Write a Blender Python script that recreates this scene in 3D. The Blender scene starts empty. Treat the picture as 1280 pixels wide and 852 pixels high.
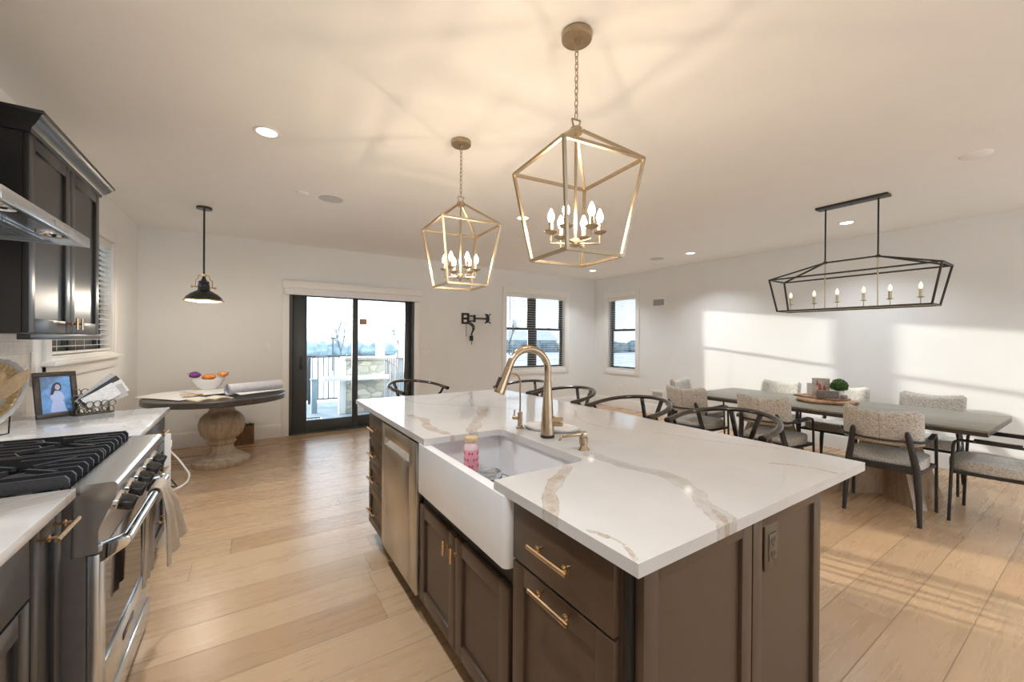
import bpy, bmesh, math, random
from mathutils import Vector, Matrix, Euler, noise as mnoise
random.seed(7)
S = bpy.context.scene
C = S.collection
PI = math.pi

# ------------------------------------------------------------------ camera
CAM_H = 1.38
FPX = 502.1
cam_d = bpy.data.cameras.new('camera')
cam = bpy.data.objects.new('camera', cam_d)
C.objects.link(cam)
cam_d.sensor_fit = 'HORIZONTAL'
cam_d.sensor_width = 36.0
cam_d.lens = 36.0 * FPX / 1280.0
cam_d.clip_start = 0.05
cam_d.clip_end = 400
_y, _t, _r = math.radians(33.1), math.radians(-0.163), math.radians(0.419)
_F = Vector((math.sin(_y) * math.cos(_t), math.cos(_y) * math.cos(_t), math.sin(_t)))
_R = Vector((math.cos(_y), -math.sin(_y), 0))
_U = _R.cross(_F)
_R2 = _R * math.cos(_r) + _U * math.sin(_r)
_U2 = -_R * math.sin(_r) + _U * math.cos(_r)
cam.matrix_world = Matrix(((_R2.x, _U2.x, -_F.x, 0), (_R2.y, _U2.y, -_F.y, 0), (_R2.z, _U2.z, -_F.z, CAM_H), (0, 0, 0, 1)))
S.camera = cam

# ------------------------------------------------------------------ light and exposure
S.view_settings.view_transform = 'Standard'
S.view_settings.look = 'None'
S.view_settings.exposure = -0.2
S.view_settings.gamma = 1.0
S.view_settings.use_curve_mapping = False
SKY = 4.6
SUN = 15.0
DOWNLIGHT_W = 14.0
BULB = 330.0
WARM = (1.0, 0.68, 0.36)
W = bpy.data.worlds.new('sky')
S.world = W
W.use_nodes = True
_bg = W.node_tree.nodes['Background']
_bg.inputs['Color'].default_value = (0.74, 0.87, 1.0, 1)
_bg.inputs['Strength'].default_value = SKY
sun_d = bpy.data.lights.new('sun', 'SUN')
sun_d.energy = SUN
sun_d.angle = math.radians(0.7)
sun_d.color = (1.0, 0.95, 0.83)
sun = bpy.data.objects.new('sun', sun_d)
C.objects.link(sun)
sun.location = (-4, 20, 6)
sun.rotation_euler = Vector((0.337, -1.0, -0.121)).to_track_quat('-Z', 'Y').to_euler()
S.cycles.sample_clamp_indirect = 6.0
S.cycles.sample_clamp_direct = 0.0
S.cycles.max_bounces = 9
S.cycles.diffuse_bounces = 7
S.cycles.glossy_bounces = 4
S.cycles.transmission_bounces = 6
S.cycles.transparent_max_bounces = 12
S.cycles.caustics_reflective = False
S.cycles.caustics_refractive = False

# ------------------------------------------------------------------ room dimensions
XL, XR, YB, YR, ZC = -1.13, 6.402, 6.477, -3.0, 2.714
TH = 0.16

# ------------------------------------------------------------------ helpers
def new():
    return bmesh.new()

def obj(name, bm, mat, parent=None, ang=35, recalc=True):
    if recalc:
        bmesh.ops.recalc_face_normals(bm, faces=bm.faces)
    me = bpy.data.meshes.new(name)
    bm.to_mesh(me)
    bm.free()
    o = bpy.data.objects.new(name, me)
    C.objects.link(o)
    if mat is not None:
        me.materials.append(mat)
    if ang:
        me.shade_smooth()
        me.set_sharp_from_angle(angle=math.radians(ang))
    if parent is not None:
        o.parent = parent
    return o

def tag(o, label, cat, group=None, kind=None):
    o['label'] = label
    o['category'] = cat
    if group:
        o['group'] = group
    if kind:
        o['kind'] = kind
    return o

def thing(name, label, cat, loc=(0, 0, 0), rz=0.0, group=None):
    o = bpy.data.objects.new(name, None)
    o.empty_display_size = 0.05
    C.objects.link(o)
    o.location = loc
    o.rotation_euler = (0, 0, rz)
    return tag(o, label, cat, group)

def struct(name, bm, mat, label, cat, parent=None, ang=35):
    o = obj(name, bm, mat, parent, ang)
    if parent is None:
        o['kind'] = 'structure'
        o['label'] = label
        o['category'] = cat
    return o

def children(o):
    return [c for c in bpy.data.objects if c.parent == o]

def dup(root, loc, rz, label, group=None):
    r = root.copy()
    C.objects.link(r)
    r.location = loc
    r.rotation_euler = (0, 0, rz)
    r['label'] = label
    if group:
        r['group'] = group
    for ch in children(root):
        c = ch.copy()
        C.objects.link(c)
        c.parent = r
        for g in children(ch):
            d = g.copy()
            C.objects.link(d)
            d.parent = c
    return r

def box(bm, x0, x1, y0, y1, z0, z1, bev=0.0, seg=2, mtx=None):
    m = Matrix.Translation(((x0 + x1) / 2, (y0 + y1) / 2, (z0 + z1) / 2)) @ Matrix.Diagonal((abs(x1 - x0), abs(y1 - y0), abs(z1 - z0), 1))
    if mtx is not None:
        m = mtx @ m
    r = bmesh.ops.create_cube(bm, size=1.0, matrix=m)
    if bev > 0:
        es = list({e for v in r['verts'] for e in v.link_edges})
        bmesh.ops.bevel(bm, geom=es, offset=bev, segments=seg, profile=0.5, affect='EDGES', clamp_overlap=True)

def frame_of(t, up=None):
    t = t.normalized()
    u = Vector(up) if up is not None else (Vector((0, 0, 1)) if abs(t.z) < 0.95 else Vector((1, 0, 0)))
    s = t.cross(u)
    if s.length < 1e-6:
        s = t.cross(Vector((0, 1, 0)))
    s.normalize()
    return s, s.cross(t).normalized()

def bar(bm, p0, p1, w, h, up=None, bev=0.0, w1=None, h1=None):
    p0, p1 = Vector(p0), Vector(p1)
    s, u = frame_of(p1 - p0, up)
    w1 = w if w1 is None else w1
    h1 = h if h1 is None else h1
    vs = []
    for p, ww, hh in ((p0, w, h), (p1, w1, h1)):
        for a, b in ((-1, -1), (1, -1), (1, 1), (-1, 1)):
            vs.append(bm.verts.new(p + s * (a * ww / 2) + u * (b * hh / 2)))
    fs = [(0, 1, 2, 3), (4, 7, 6, 5)] + [(i, i + 4, (i + 1) % 4 + 4, (i + 1) % 4) for i in range(4)]
    for f in fs:
        bm.faces.new([vs[i] for i in f])
    if bev > 0:
        es = list({e for v in vs for e in v.link_edges})
        bmesh.ops.bevel(bm, geom=es, offset=bev, segments=2, profile=0.5, affect='EDGES', clamp_overlap=True)

def tube(bm, pts, r, n=8, closed=False, up=None, flat=1.0):
    pts = [Vector(p) for p in pts]
    k = len(pts)
    rs = r if isinstance(r, (list, tuple)) else [r] * k
    rings = []
    s = u = None
    for i, p in enumerate(pts):
        if closed:
            t = pts[(i + 1) % k] - pts[i - 1]
        else:
            t = pts[min(i + 1, k - 1)] - pts[max(i - 1, 0)]
        t.normalize()
        if s is None or up is not None:
            s, u = frame_of(t, up)
        else:
            s = (s - t * s.dot(t))
            if s.length < 1e-6:
                s, u = frame_of(t)
            s.normalize()
            u = s.cross(t).normalized()
        rings.append([bm.verts.new(p + s * (math.cos(2 * PI * j / n) * rs[i]) + u * (math.sin(2 * PI * j / n) * rs[i] * flat)) for j in range(n)])
    m = k if closed else k - 1
    for i in range(m):
        a, b = rings[i], rings[(i + 1) % k]
        for j in range(n):
            bm.faces.new((a[j], a[(j + 1) % n], b[(j + 1) % n], b[j]))
    if not closed:
        bm.faces.new(rings[0][::-1])
        bm.faces.new(rings[-1])

def lathe(bm, prof, n=28, c=(0, 0, 0), mtx=None):
    c = Vector(c)
    M = mtx or Matrix.Identity(4)
    rings = []
    for r, z in prof:
        if r < 1e-6:
            rings.append([bm.verts.new(M @ (c + Vector((0, 0, z))))])
        else:
            rings.append([bm.verts.new(M @ (c + Vector((r * math.cos(2 * PI * j / n), r * math.sin(2 * PI * j / n), z)))) for j in range(n)])
    for a, b in zip(rings[:-1], rings[1:]):
        for j in range(n):
            q = []
            for v in (a[j % len(a)], a[(j + 1) % len(a)], b[(j + 1) % len(b)], b[j % len(b)]):
                if v not in q:
                    q.append(v)
            if len(q) > 2:
                try:
                    bm.faces.new(q)
                except ValueError:
                    pass

def cyl(bm, p0, p1, r, n=16, r1=None):
    tube(bm, [p0, p1], [r, r if r1 is None else r1], n)

def prism(bm, pts, h, axis='z', off=0.0, bev=0.0):
    """outline pts (2d) pushed along an axis from off to off+h"""
    def P(a, b, t):
        return {'z': (a, b, t), 'x': (t, a, b), 'y': (a, t, b)}[axis]
    lo = [bm.verts.new(P(a, b, off)) for a, b in pts]
    hi = [bm.verts.new(P(a, b, off + h)) for a, b in pts]
    k = len(pts)
    bm.faces.new(lo[::-1])
    bm.faces.new(hi)
    for i in range(k):
        bm.faces.new((lo[i], lo[(i + 1) % k], hi[(i + 1) % k], hi[i]))
    if bev > 0:
        es = list({e for v in lo + hi for e in v.link_edges})
        bmesh.ops.bevel(bm, geom=es, offset=bev, segments=2, profile=0.5, affect='EDGES', clamp_overlap=True)

def sheet(bm, nu, nv, fn, thick=0.0):
    g = [[bm.verts.new(fn(i / nu, j / nv)) for j in range(nv + 1)] for i in range(nu + 1)]
    fs = [bm.faces.new((g[i][j], g[i + 1][j], g[i + 1][j + 1], g[i][j + 1])) for i in range(nu) for j in range(nv)]
    if thick:
        bmesh.ops.recalc_face_normals(bm, faces=fs)
        bmesh.ops.solidify(bm, geom=fs, thickness=thick)

def arc(cx, cy, r, a0, a1, n):
    return [(cx + r * math.cos(a0 + (a1 - a0) * i / n), cy + r * math.sin(a0 + (a1 - a0) * i / n)) for i in range(n + 1)]

def rrect(x0, x1, y0, y1, r, n=5):
    return (arc(x1 - r, y1 - r, r, 0, PI / 2, n) + arc(x0 + r, y1 - r, r, PI / 2, PI, n)
            + arc(x0 + r, y0 + r, r, PI, 1.5 * PI, n) + arc(x1 - r, y0 + r, r, 1.5 * PI, 2 * PI, n))

def cat(ps, n=6):
    ps = [Vector(p) for p in ps]
    out = []
    for i in range(len(ps) - 1):
        a, b, c, d = ps[max(i - 1, 0)], ps[i], ps[i + 1], ps[min(i + 2, len(ps) - 1)]
        for k in range(n):
            t = k / n
            out.append(0.5 * (2 * b + (c - a) * t + (2 * a - 5 * b + 4 * c - d) * t * t + (3 * b - a - 3 * c + d) * t ** 3))
    return out + [ps[-1]]

def bez(p0, p1, p2, p3, n=10):
    p0, p1, p2, p3 = map(Vector, (p0, p1, p2, p3))
    out = []
    for i in range(n + 1):
        t = i / n
        out.append(p0 * (1 - t) ** 3 + p1 * 3 * t * (1 - t) ** 2 + p2 * 3 * t * t * (1 - t) + p3 * t ** 3)
    return out

# ------------------------------------------------------------------ materials
class N:
    def __init__(s, name):
        s.m = bpy.data.materials.new(name)
        s.m.use_nodes = True
        s.t = s.m.node_tree
        s.b = s.t.nodes['Principled BSDF']
        s.out = s.t.nodes['Material Output']
        s._c = None
    def n(s, typ, **kw):
        x = s.t.nodes.new(typ)
        for k, v in kw.items():
            if k.startswith('i_'):
                key = k[2:]
                key = int(key) if key.isdigit() else key
                x.inputs[key].default_value = v
            else:
                setattr(x, k, v)
        return x
    def l(s, a, b):
        s.t.links.new(a, b)
    def co(s):
        if s._c is None:
            s._c = s.n('ShaderNodeTexCoord').outputs['Object']
        return s._c
    def m2(s, op, a, b=0.0, c=None):
        x = s.n('ShaderNodeMath', operation=op)
        for i, v in enumerate((a, b) if c is None else (a, b, c)):
            if isinstance(v, (int, float)):
                x.inputs[i].default_value = v
            else:
                s.l(v, x.inputs[i])
        return x.outputs[0]
    def noise(s, scale, detail=4, rough=0.55, vec=None, stretch=None, dist=0.0):
        x = s.n('ShaderNodeTexNoise')
        x.inputs['Scale'].default_value = scale
        x.inputs['Detail'].default_value = detail
        x.inputs['Roughness'].default_value = rough
        x.inputs['Distortion'].default_value = dist
        v = vec if vec is not None else s.co()
        if stretch:
            mp = s.n('ShaderNodeMapping')
            mp.inputs['Scale'].default_value = stretch
            s.l(v, mp.inputs['Vector'])
            v = mp.outputs[0]
        s.l(v, x.inputs['Vector'])
        return x.outputs['Fac']
    def ramp(s, fac, stops):
        x = s.n('ShaderNodeValToRGB')
        e = x.color_ramp.elements
        while len(e) < len(stops):
            e.new(0.5)
        for el, (p, c) in zip(e, stops):
            el.position = p
            el.color = (*c, 1) if len(c) == 3 else c
        s.l(fac, x.inputs['Fac'])
        return x.outputs['Color']
    def mix(s, fac, a, b, mode='MIX'):
        x = s.n('ShaderNodeMix', data_type='RGBA', blend_type=mode)
        for i, v in ((0, fac), (6, a), (7, b)):
            if isinstance(v, (int, float)):
                x.inputs[i].default_value = v
            elif isinstance(v, tuple):
                x.inputs[i].default_value = (*v, 1)
            else:
                s.l(v, x.inputs[i])
        return x.outputs[2]
    def base(s, c):
        if isinstance(c, tuple):
            s.b.inputs['Base Color'].default_value = (*c, 1)
        else:
            s.l(c, s.b.inputs['Base Color'])
    def bump(s, h, strength=0.2, dist=0.01):
        x = s.n('ShaderNodeBump')
        x.inputs['Strength'].default_value = strength
        x.inputs['Distance'].default_value = dist
        s.l(h, x.inputs['Height'])
        s.l(x.outputs[0], s.b.inputs['Normal'])

def mat(name, col, rough=0.5, metal=0.0, var=0.06, scale=30, bump=0.0, spec=0.5, stretch=None, coat=0.0, rvar=0.0):
    k = N(name)
    f = k.noise(scale, stretch=stretch)
    lo = tuple(max(0, c * (1 - var)) for c in col)
    hi = tuple(min(1, c * (1 + var)) for c in col)
    k.base(k.ramp(f, [(0.3, lo), (0.7, hi)]))
    k.b.inputs['Roughness'].default_value = rough
    k.b.inputs['Metallic'].default_value = metal
    k.b.inputs['Specular IOR Level'].default_value = spec
    k.b.inputs['Coat Weight'].default_value = coat
    if bump:
        k.bump(f, bump)
    if rvar:
        k.l(k.m2('MULTIPLY_ADD', f, rvar, rough - rvar / 2), k.b.inputs['Roughness'])
    return k.m

def emit(name, col, strength, base=(0.8, 0.8, 0.8)):
    k = N(name)
    f = k.noise(8)
    k.base(k.ramp(f, [(0.3, tuple(c * 0.97 for c in base)), (0.7, base)]))
    k.b.inputs['Emission Color'].default_value = (*col, 1)
    k.b.inputs['Emission Strength'].default_value = strength
    return k.m

M = {}
M['wall'] = mat('wall_paint', (0.805, 0.81, 0.805), 0.75, var=0.012, scale=3, bump=0.015, spec=0.3)
M['ceiling'] = mat('ceiling_paint', (0.92, 0.915, 0.905), 0.85, var=0.01, scale=3, spec=0.2)
M['trim'] = mat('white_trim_paint', (0.84, 0.83, 0.81), 0.35, var=0.01, scale=12)
M['plastic'] = mat('white_plastic', (0.83, 0.82, 0.79), 0.35, var=0.02)
M['cab'] = mat('espresso_cabinet_paint', (0.078, 0.049, 0.031), 0.36, var=0.08, scale=60, rvar=0.05)
M['cabdark'] = mat('charcoal_cabinet_paint', (0.020, 0.0195, 0.020), 0.3, var=0.08, scale=60, rvar=0.05)
M['toe'] = mat('toe_kick_black', (0.02, 0.017, 0.015), 0.5)
M['steel'] = mat('brushed_stainless', (0.64, 0.68, 0.72), 0.24, 1.0, var=0.06, scale=25, stretch=(60, 1, 60), rvar=0.06)
M['steelv'] = mat('brushed_stainless_vertical', (0.56, 0.52, 0.46), 0.3, 1.0, var=0.06, scale=25, stretch=(60, 60, 1), rvar=0.06)
M['chrome'] = mat('polished_chrome', (0.75, 0.75, 0.74), 0.08, 1.0, var=0.02)
M['brass'] = mat('champagne_brass', (0.72, 0.50, 0.29), 0.26, 1.0, var=0.05)
M['bronze'] = mat('brushed_champagne_bronze', (0.50, 0.385, 0.27), 0.22, 1.0, var=0.04)
M['lantern'] = mat('antique_silver_gold', (0.44, 0.36, 0.25), 0.40, 1.0, var=0.08)
M['black'] = mat('black_metal', (0.018, 0.017, 0.016), 0.38, var=0.15)
M['frame'] = mat('charcoal_aluminium', (0.045, 0.05, 0.052), 0.4, var=0.06)
M['iron'] = mat('cast_iron', (0.032, 0.034, 0.04), 0.38, var=0.2, scale=200, bump=0.08)
M['enamel'] = mat('black_enamel', (0.012, 0.012, 0.013), 0.18)
M['porcelain'] = mat('white_fireclay', (0.80, 0.81, 0.83), 0.08, var=0.01, coat=0.3)
M['stool'] = mat('ebonised_wood', (0.022, 0.017, 0.014), 0.17, var=0.2, scale=18, stretch=(4, 4, 30), coat=0.5)
M['chairblack'] = mat('black_stained_ash', (0.024, 0.023, 0.023), 0.4, var=0.2, scale=40)
M['white'] = mat('white_paper', (0.82, 0.82, 0.84), 0.7, var=0.02)
M['rubber'] = mat('black_rubber', (0.015, 0.015, 0.015), 0.6)
M['tile'] = None

def m_floor():
    k = N('wide_oak_planks')
    sx = k.n('ShaderNodeSeparateXYZ')
    k.l(k.co(), sx.inputs[0])
    X, Y = sx.outputs[0], sx.outputs[1]
    PW, PL = 0.2269, 1.75
    yr = k.m2('DIVIDE', k.m2('ADD', Y, 10.034), PW)
    row = k.m2('FLOOR', yr)
    wn = k.n('ShaderNodeTexWhiteNoise', noise_dimensions='1D')
    k.l(row, wn.inputs['W'])
    xs = k.m2('DIVIDE', k.m2('ADD', k.m2('ADD', X, 20.0), k.m2('MULTIPLY', wn.outputs[0], PL * 3)), PL)
    colm = k.m2('FLOOR', xs)
    cid = k.n('ShaderNodeCombineXYZ')
    k.l(row, cid.inputs[0])
    k.l(colm, cid.inputs[1])
    w2 = k.n('ShaderNodeTexWhiteNoise', noise_dimensions='3D')
    k.l(cid.outputs[0], w2.inputs['Vector'])
    rnd = w2.outputs['Value']
    off = k.n('ShaderNodeVectorMath', operation='MULTIPLY_ADD')
    k.l(w2.outputs['Color'], off.inputs[0])
    off.inputs[1].default_value = (30, 30, 30)
    k.l(k.co(), off.inputs[2])
    g1 = k.noise(2.6, 6, 0.62, vec=off.outputs[0], stretch=(0.45, 7, 1), dist=0.35)
    g2 = k.noise(9, 5, 0.6, vec=off.outputs[0], stretch=(0.6, 14, 1))
    kn = k.noise(2.6, 2, 0.4, vec=off.outputs[0], stretch=(1.2, 3.2, 1))
    tone = k.ramp(rnd, [(0.0, (0.44, 0.277, 0.154)), (0.35, (0.505, 0.333, 0.194)), (0.7, (0.55, 0.372, 0.226)), (1.0, (0.475, 0.318, 0.194))])
    gr = k.ramp(g1, [(0.25, (0.91, 0.90, 0.885)), (0.5, (1, 1, 1)), (0.78, (1.03, 1.03, 1.02))])
    c = k.mix(1.0, tone, gr, 'MULTIPLY')
    gf = k.ramp(g2, [(0.3, (0.945, 0.94, 0.93)), (0.6, (1.015, 1.015, 1.015))])
    c = k.mix(1.0, c, gf, 'MULTIPLY')
    kf = k.ramp(kn, [(0.74, (0, 0, 0)), (0.80, (1, 1, 1))])
    c = k.mix(k.m2('MULTIPLY', kf, 0.55), c, (0.20, 0.12, 0.065))
    fy = k.m2('FRACT', yr)
    dy = k.m2('MULTIPLY', k.m2('MINIMUM', fy, k.m2('SUBTRACT', 1.0, fy)), PW)
    fx = k.m2('FRACT', xs)
    dx = k.m2('MULTIPLY', k.m2('MINIMUM', fx, k.m2('SUBTRACT', 1.0, fx)), PL)
    d = k.m2('MINIMUM', dy, dx)
    gap = k.m2('SUBTRACT', 1.0, k.m2('MULTIPLY', d, 1 / 0.0032))
    gap = k.m2('MAXIMUM', gap, 0.0)
    c = k.mix(k.m2('MULTIPLY', gap, 0.8), c, (0.13, 0.085, 0.05))
    k.base(c)
    k.l(k.m2('MULTIPLY_ADD', g1, 0.14, 0.21), k.b.inputs['Roughness'])
    k.bump(k.m2('SUBTRACT', k.m2('MULTIPLY', g2, 0.15), gap), 0.25, 0.002)
    return k.m
M['floor'] = m_floor()

def m_quartz(attr=True):
    k = N('veined_white_quartz')
    cloud = k.noise(1.7, 5, 0.6)
    c = k.ramp(cloud, [(0.3, (0.55, 0.54, 0.535)), (0.65, (0.63, 0.62, 0.615))])
    fine = k.noise(38, 5, 0.7)
    if attr:
        for nm, col, sc in (('vein_gray', (0.37, 0.335, 0.295), 0.85), ('vein_tan', (0.33, 0.235, 0.14), 0.85)):
            a = k.n('ShaderNodeAttribute', attribute_name=nm)
            v = k.m2('ADD', a.outputs['Fac'], k.m2('MULTIPLY', k.m2('SUBTRACT', fine, 0.5), 0.9))
            f = k.m2('MULTIPLY', k.ramp(v, [(0.0, (0, 0, 0)), (0.14, (1, 1, 1)), (0.28, (0.6, 0.6, 0.6)), (0.8, (0.8, 0.8, 0.8))]), k.ramp(k.noise(16, 5, 0.7), [(0.32, (0.25, 0.25, 0.25)), (0.62, (1, 1, 1))]))
            c = k.mix(k.m2('MULTIPLY', f, sc), c, col)
    else:
        w = k.noise(1.6, 8, 0.62, dist=1.6)
        v = k.m2('ABSOLUTE', k.m2('SUBTRACT', w, 0.5))
        f = k.ramp(v, [(0.0, (1, 1, 1)), (0.012, (0.3, 0.3, 0.3)), (0.03, (0, 0, 0))])
        c = k.mix(k.m2('MULTIPLY', f, 0.55), c, (0.42, 0.33, 0.24))
    k.base(c)
    k.b.inputs['Roughness'].default_value = 0.07
    k.b.inputs['Specular IOR Level'].default_value = 0.5
    return k.m
M['quartz_island'] = m_quartz(True)
M['quartz'] = m_quartz(False)

def m_boucle():
    k = N('speckled_boucle')
    v = k.n('ShaderNodeTexVoronoi')
    v.inputs['Scale'].default_value = 190
    k.l(k.co(), v.inputs['Vector'])
    s = k.n('ShaderNodeSeparateColor')
    k.l(v.outputs['Color'], s.inputs[0])
    c = k.ramp(s.outputs[0], [(0.0, (0.25, 0.225, 0.195)), (0.25, (0.43, 0.395, 0.35)), (0.6, (0.55, 0.515, 0.46)), (1.0, (0.66, 0.63, 0.575))])
    k.base(c)
    k.b.inputs['Roughness'].default_value = 0.95
    k.b.inputs['Sheen Weight'].default_value = 0.3
    k.bump(k.noise(120, 3), 0.5, 0.004)
    return k.m
M['boucle'] = m_boucle()

def m_wood(name, c0, c1, c2, stretch, rough=0.45, scale=3.0, bump=0.1):
    k = N(name)
    g = k.noise(scale, 7, 0.62, stretch=stretch, dist=0.7)
    f = k.noise(scale * 6, 4, 0.6, stretch=stretch)
    c = k.ramp(g, [(0.28, c0), (0.5, c1), (0.75, c2)])
    c = k.mix(1.0, c, k.ramp(f, [(0.35, (0.82, 0.8, 0.78)), (0.62, (1.05, 1.05, 1.05))]), 'MULTIPLY')
    k.base(c)
    k.b.inputs['Roughness'].default_value = rough
    k.bump(f, bump, 0.002)
    return k.m
M['tablegray'] = m_wood('weathered_gray_oak', (0.15, 0.142, 0.108), (0.225, 0.212, 0.168), (0.30, 0.285, 0.23), (9, 0.8, 9), 0.38)
M['pedwood'] = m_wood('washed_mango_wood', (0.28, 0.20, 0.125), (0.43, 0.33, 0.225), (0.52, 0.46, 0.37), (7, 7, 1.0), 0.45)
M['limewood'] = m_wood('limed_carved_wood', (0.27, 0.19, 0.12), (0.42, 0.32, 0.22), (0.50, 0.45, 0.38), (5, 5, 1.2), 0.5)
M['topdark'] = m_wood('dark_stained_top', (0.035, 0.028, 0.024), (0.06, 0.05, 0.043), (0.085, 0.073, 0.062), (2, 12, 2), 0.3)
M['barkwood'] = m_wood('live_edge_acacia', (0.16, 0.07, 0.035), (0.42, 0.24, 0.14), (0.62, 0.45, 0.32), (3, 3, 3), 0.4)
M['spoon'] = m_wood('pale_beech', (0.52, 0.37, 0.21), (0.62, 0.46, 0.28), (0.70, 0.54, 0.36), (3, 8, 3), 0.5)

def m_tile():
    k = N('white_glazed_tile')
    br = k.n('ShaderNodeTexBrick')
    br.inputs['Scale'].default_value = 1.0
    br.inputs['Brick Width'].default_value = 0.15
    br.inputs['Row Height'].default_value = 0.075
    br.inputs['Mortar Size'].default_value = 0.002
    br.inputs['Color1'].default_value = (0.80, 0.80, 0.79, 1)
    br.inputs['Color2'].default_value = (0.84, 0.84, 0.83, 1)
    br.inputs['Mortar'].default_value = (0.62, 0.61, 0.60, 1)
    sx = k.n('ShaderNodeSeparateXYZ')
    k.l(k.co(), sx.inputs[0])
    cb = k.n('ShaderNodeCombineXYZ')
    k.l(sx.outputs[1], cb.inputs[0])
    k.l(sx.outputs[2], cb.inputs[1])
    k.l(cb.outputs[0], br.inputs['Vector'])
    k.base(br.outputs['Color'])
    k.b.inputs['Roughness'].default_value = 0.08
    k.bump(k.noise(26, 2), 0.5, 0.006)
    return k.m
M['tile'] = m_tile()

def m_glass(name='window_glass', tint=(0.97, 0.985, 0.99), refl=1.0):
    k = N(name)
    k.t.nodes.remove(k.b)
    tr = k.n('ShaderNodeBsdfTransparent')
    nz = k.noise(2.0)
    k.l(k.ramp(nz, [(0.3, tint), (0.7, tuple(min(1, c * 1.01) for c in tint))]), tr.inputs[0])
    gl = k.n('ShaderNodeBsdfGlossy')
    gl.inputs['Roughness'].default_value = 0.02
    fr = k.n('ShaderNodeFresnel')
    fr.inputs['IOR'].default_value = 1.45
    mx = k.n('ShaderNodeMixShader')
    k.l(k.m2('MULTIPLY', fr.outputs[0], refl), mx.inputs[0])
    k.l(tr.outputs[0], mx.inputs[1])
    k.l(gl.outputs[0], mx.inputs[2])
    k.l(mx.outputs[0], k.out.inputs[0])
    return k.m
M['glass'] = m_glass()
M['dimmed'] = m_glass('sun_dimming_glass', (0.66, 0.67, 0.68))  # tint added to weaken the sun coming through these panes
M['bulb'] = emit('lit_candle_bulb', (1.0, 0.77, 0.52), BULB)
M['lens'] = emit('downlight_lens', (1.0, 0.96, 0.90), 9.0)
M['bulbdim'] = emit('clear_candle_bulb', (1.0, 0.84, 0.6), 1.3, (0.85, 0.82, 0.76))
M['shadein'] = emit('lit_shade_diffuser', (1.0, 0.80, 0.5), 2.2)

# ------------------------------------------------------------------ setting
def wall_x(name, label, x_in, x_out, y0, y1, z0, z1, holes):
    """wall whose face is x = const; holes (y0,y1,z0,z1)"""
    bm = new()
    ys = sorted({y0, y1} | {h[0] for h in holes} | {h[1] for h in holes})
    for a, b in zip(ys[:-1], ys[1:]):
        hs = [h for h in holes if h[0] <= a and h[1] >= b]
        if not hs:
            box(bm, x_in, x_out, a, b, z0, z1)
        else:
            h = hs[0]
            if h[2] > z0:
                box(bm, x_in, x_out, a, b, z0, h[2])
            if h[3] < z1:
                box(bm, x_in, x_out, a, b, h[3], z1)
    return struct(name, bm, M['wall'], label, 'wall', ang=0)

def wall_y(name, label, y_in, y_out, x0, x1, z0, z1, holes):
    bm = new()
    xs = sorted({x0, x1} | {h[0] for h in holes} | {h[1] for h in holes})
    for a, b in zip(xs[:-1], xs[1:]):
        hs = [h for h in holes if h[0] <= a and h[1] >= b]
        if not hs:
            box(bm, a, b, y_in, y_out, z0, z1)
        else:
            h = hs[0]
            if h[2] > z0:
                box(bm, a, b, y_in, y_out, z0, h[2])
            if h[3] < z1:
                box(bm, a, b, y_in, y_out, h[3], z1)
    return struct(name, bm, M['wall'], label, 'wall', ang=0)

bm = new(); box(bm, XL - TH, XR + TH, YR - TH, YB + TH, -0.12, 0.0)
struct('floor', bm, M['floor'], 'wide pale oak plank floor of the kitchen and dining room', 'floor', ang=0)
bm = new(); box(bm, XL - TH, XR + TH, YR - TH, YB + TH, ZC, ZC + 0.15)
struct('ceiling', bm, M['ceiling'], 'smooth off-white ceiling over the whole room', 'ceiling', ang=0)

DOOR = (0.46, 2.28, 0.0, 2.06)
BWIN = (4.085, 5.56, 0.80, 2.285)
RWIN = (5.33, 6.08, 0.78, 2.285)
LWIN = (3.935, 5.44, 1.235, 2.30)
REAR_FILL = [(0.6, 2.4, 0.9, 2.2), (3.2, 5.4, 0.9, 2.2)]  # unseen windows, added to let fill daylight into the room
wall_x('wall_left', 'cream kitchen wall with the blinds window beside the dark wall cabinet', XL, XL - TH, YR, YB, 0, ZC, [LWIN])
wall_x('wall_right', 'pale dining wall with the two bright sunlit patches', XR, XR + TH, YR, YB, 0, ZC, [RWIN])
wall_y('wall_back', 'cream wall holding the black sliding door and double window', YB, YB + TH, XL - TH, XR + TH, 0, ZC, [DOOR, BWIN])
wall_y('wall_rear', 'plain cream wall behind the viewpoint', YR, YR - TH, XL - TH, XR + TH, 0, ZC, REAR_FILL)

def base_profile_run(name, label, p0, p1, inward):
    """baseboard from p0 to p1 (2d), inward = unit normal into the room"""
    bm = new()
    d = Vector((p1[0] - p0[0], p1[1] - p0[1], 0))
    nrm = Vector((inward[0], inward[1], 0))
    prof = [(0, 0), (0.017, 0), (0.017, 0.155), (0.012, 0.17), (0.006, 0.183), (0, 0.185)]
    a = [bm.verts.new(Vector((p0[0], p0[1], z)) + nrm * t) for t, z in prof]
    b = [bm.verts.new(Vector((p1[0], p1[1], z)) + nrm * t) for t, z in prof]
    k = len(prof)
    for i in range(k):
        bm.faces.new((a[i], a[(i + 1) % k], b[(i + 1) % k], b[i]))
    bm.faces.new(a); bm.faces.new(b[::-1])
    return struct(name, bm, M['trim'], label, 'baseboard')
base_profile_run('baseboard_back_left', 'tall white baseboard behind the round pedestal table', (XL, YB), (0.372, YB), (0, -1))
base_profile_run('baseboard_back_right', 'tall white baseboard between the sliding door and the corner', (2.38, YB), (XR, YB), (0, -1))
base_profile_run('baseboard_right', 'tall white baseboard along the dining wall', (XR, YB), (XR, YR), (-1, 0))
base_profile_run('baseboard_left', 'tall white baseboard beyond the end of the kitchen counter', (XL, YB), (XL, 3.53), (1, 0))
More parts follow.
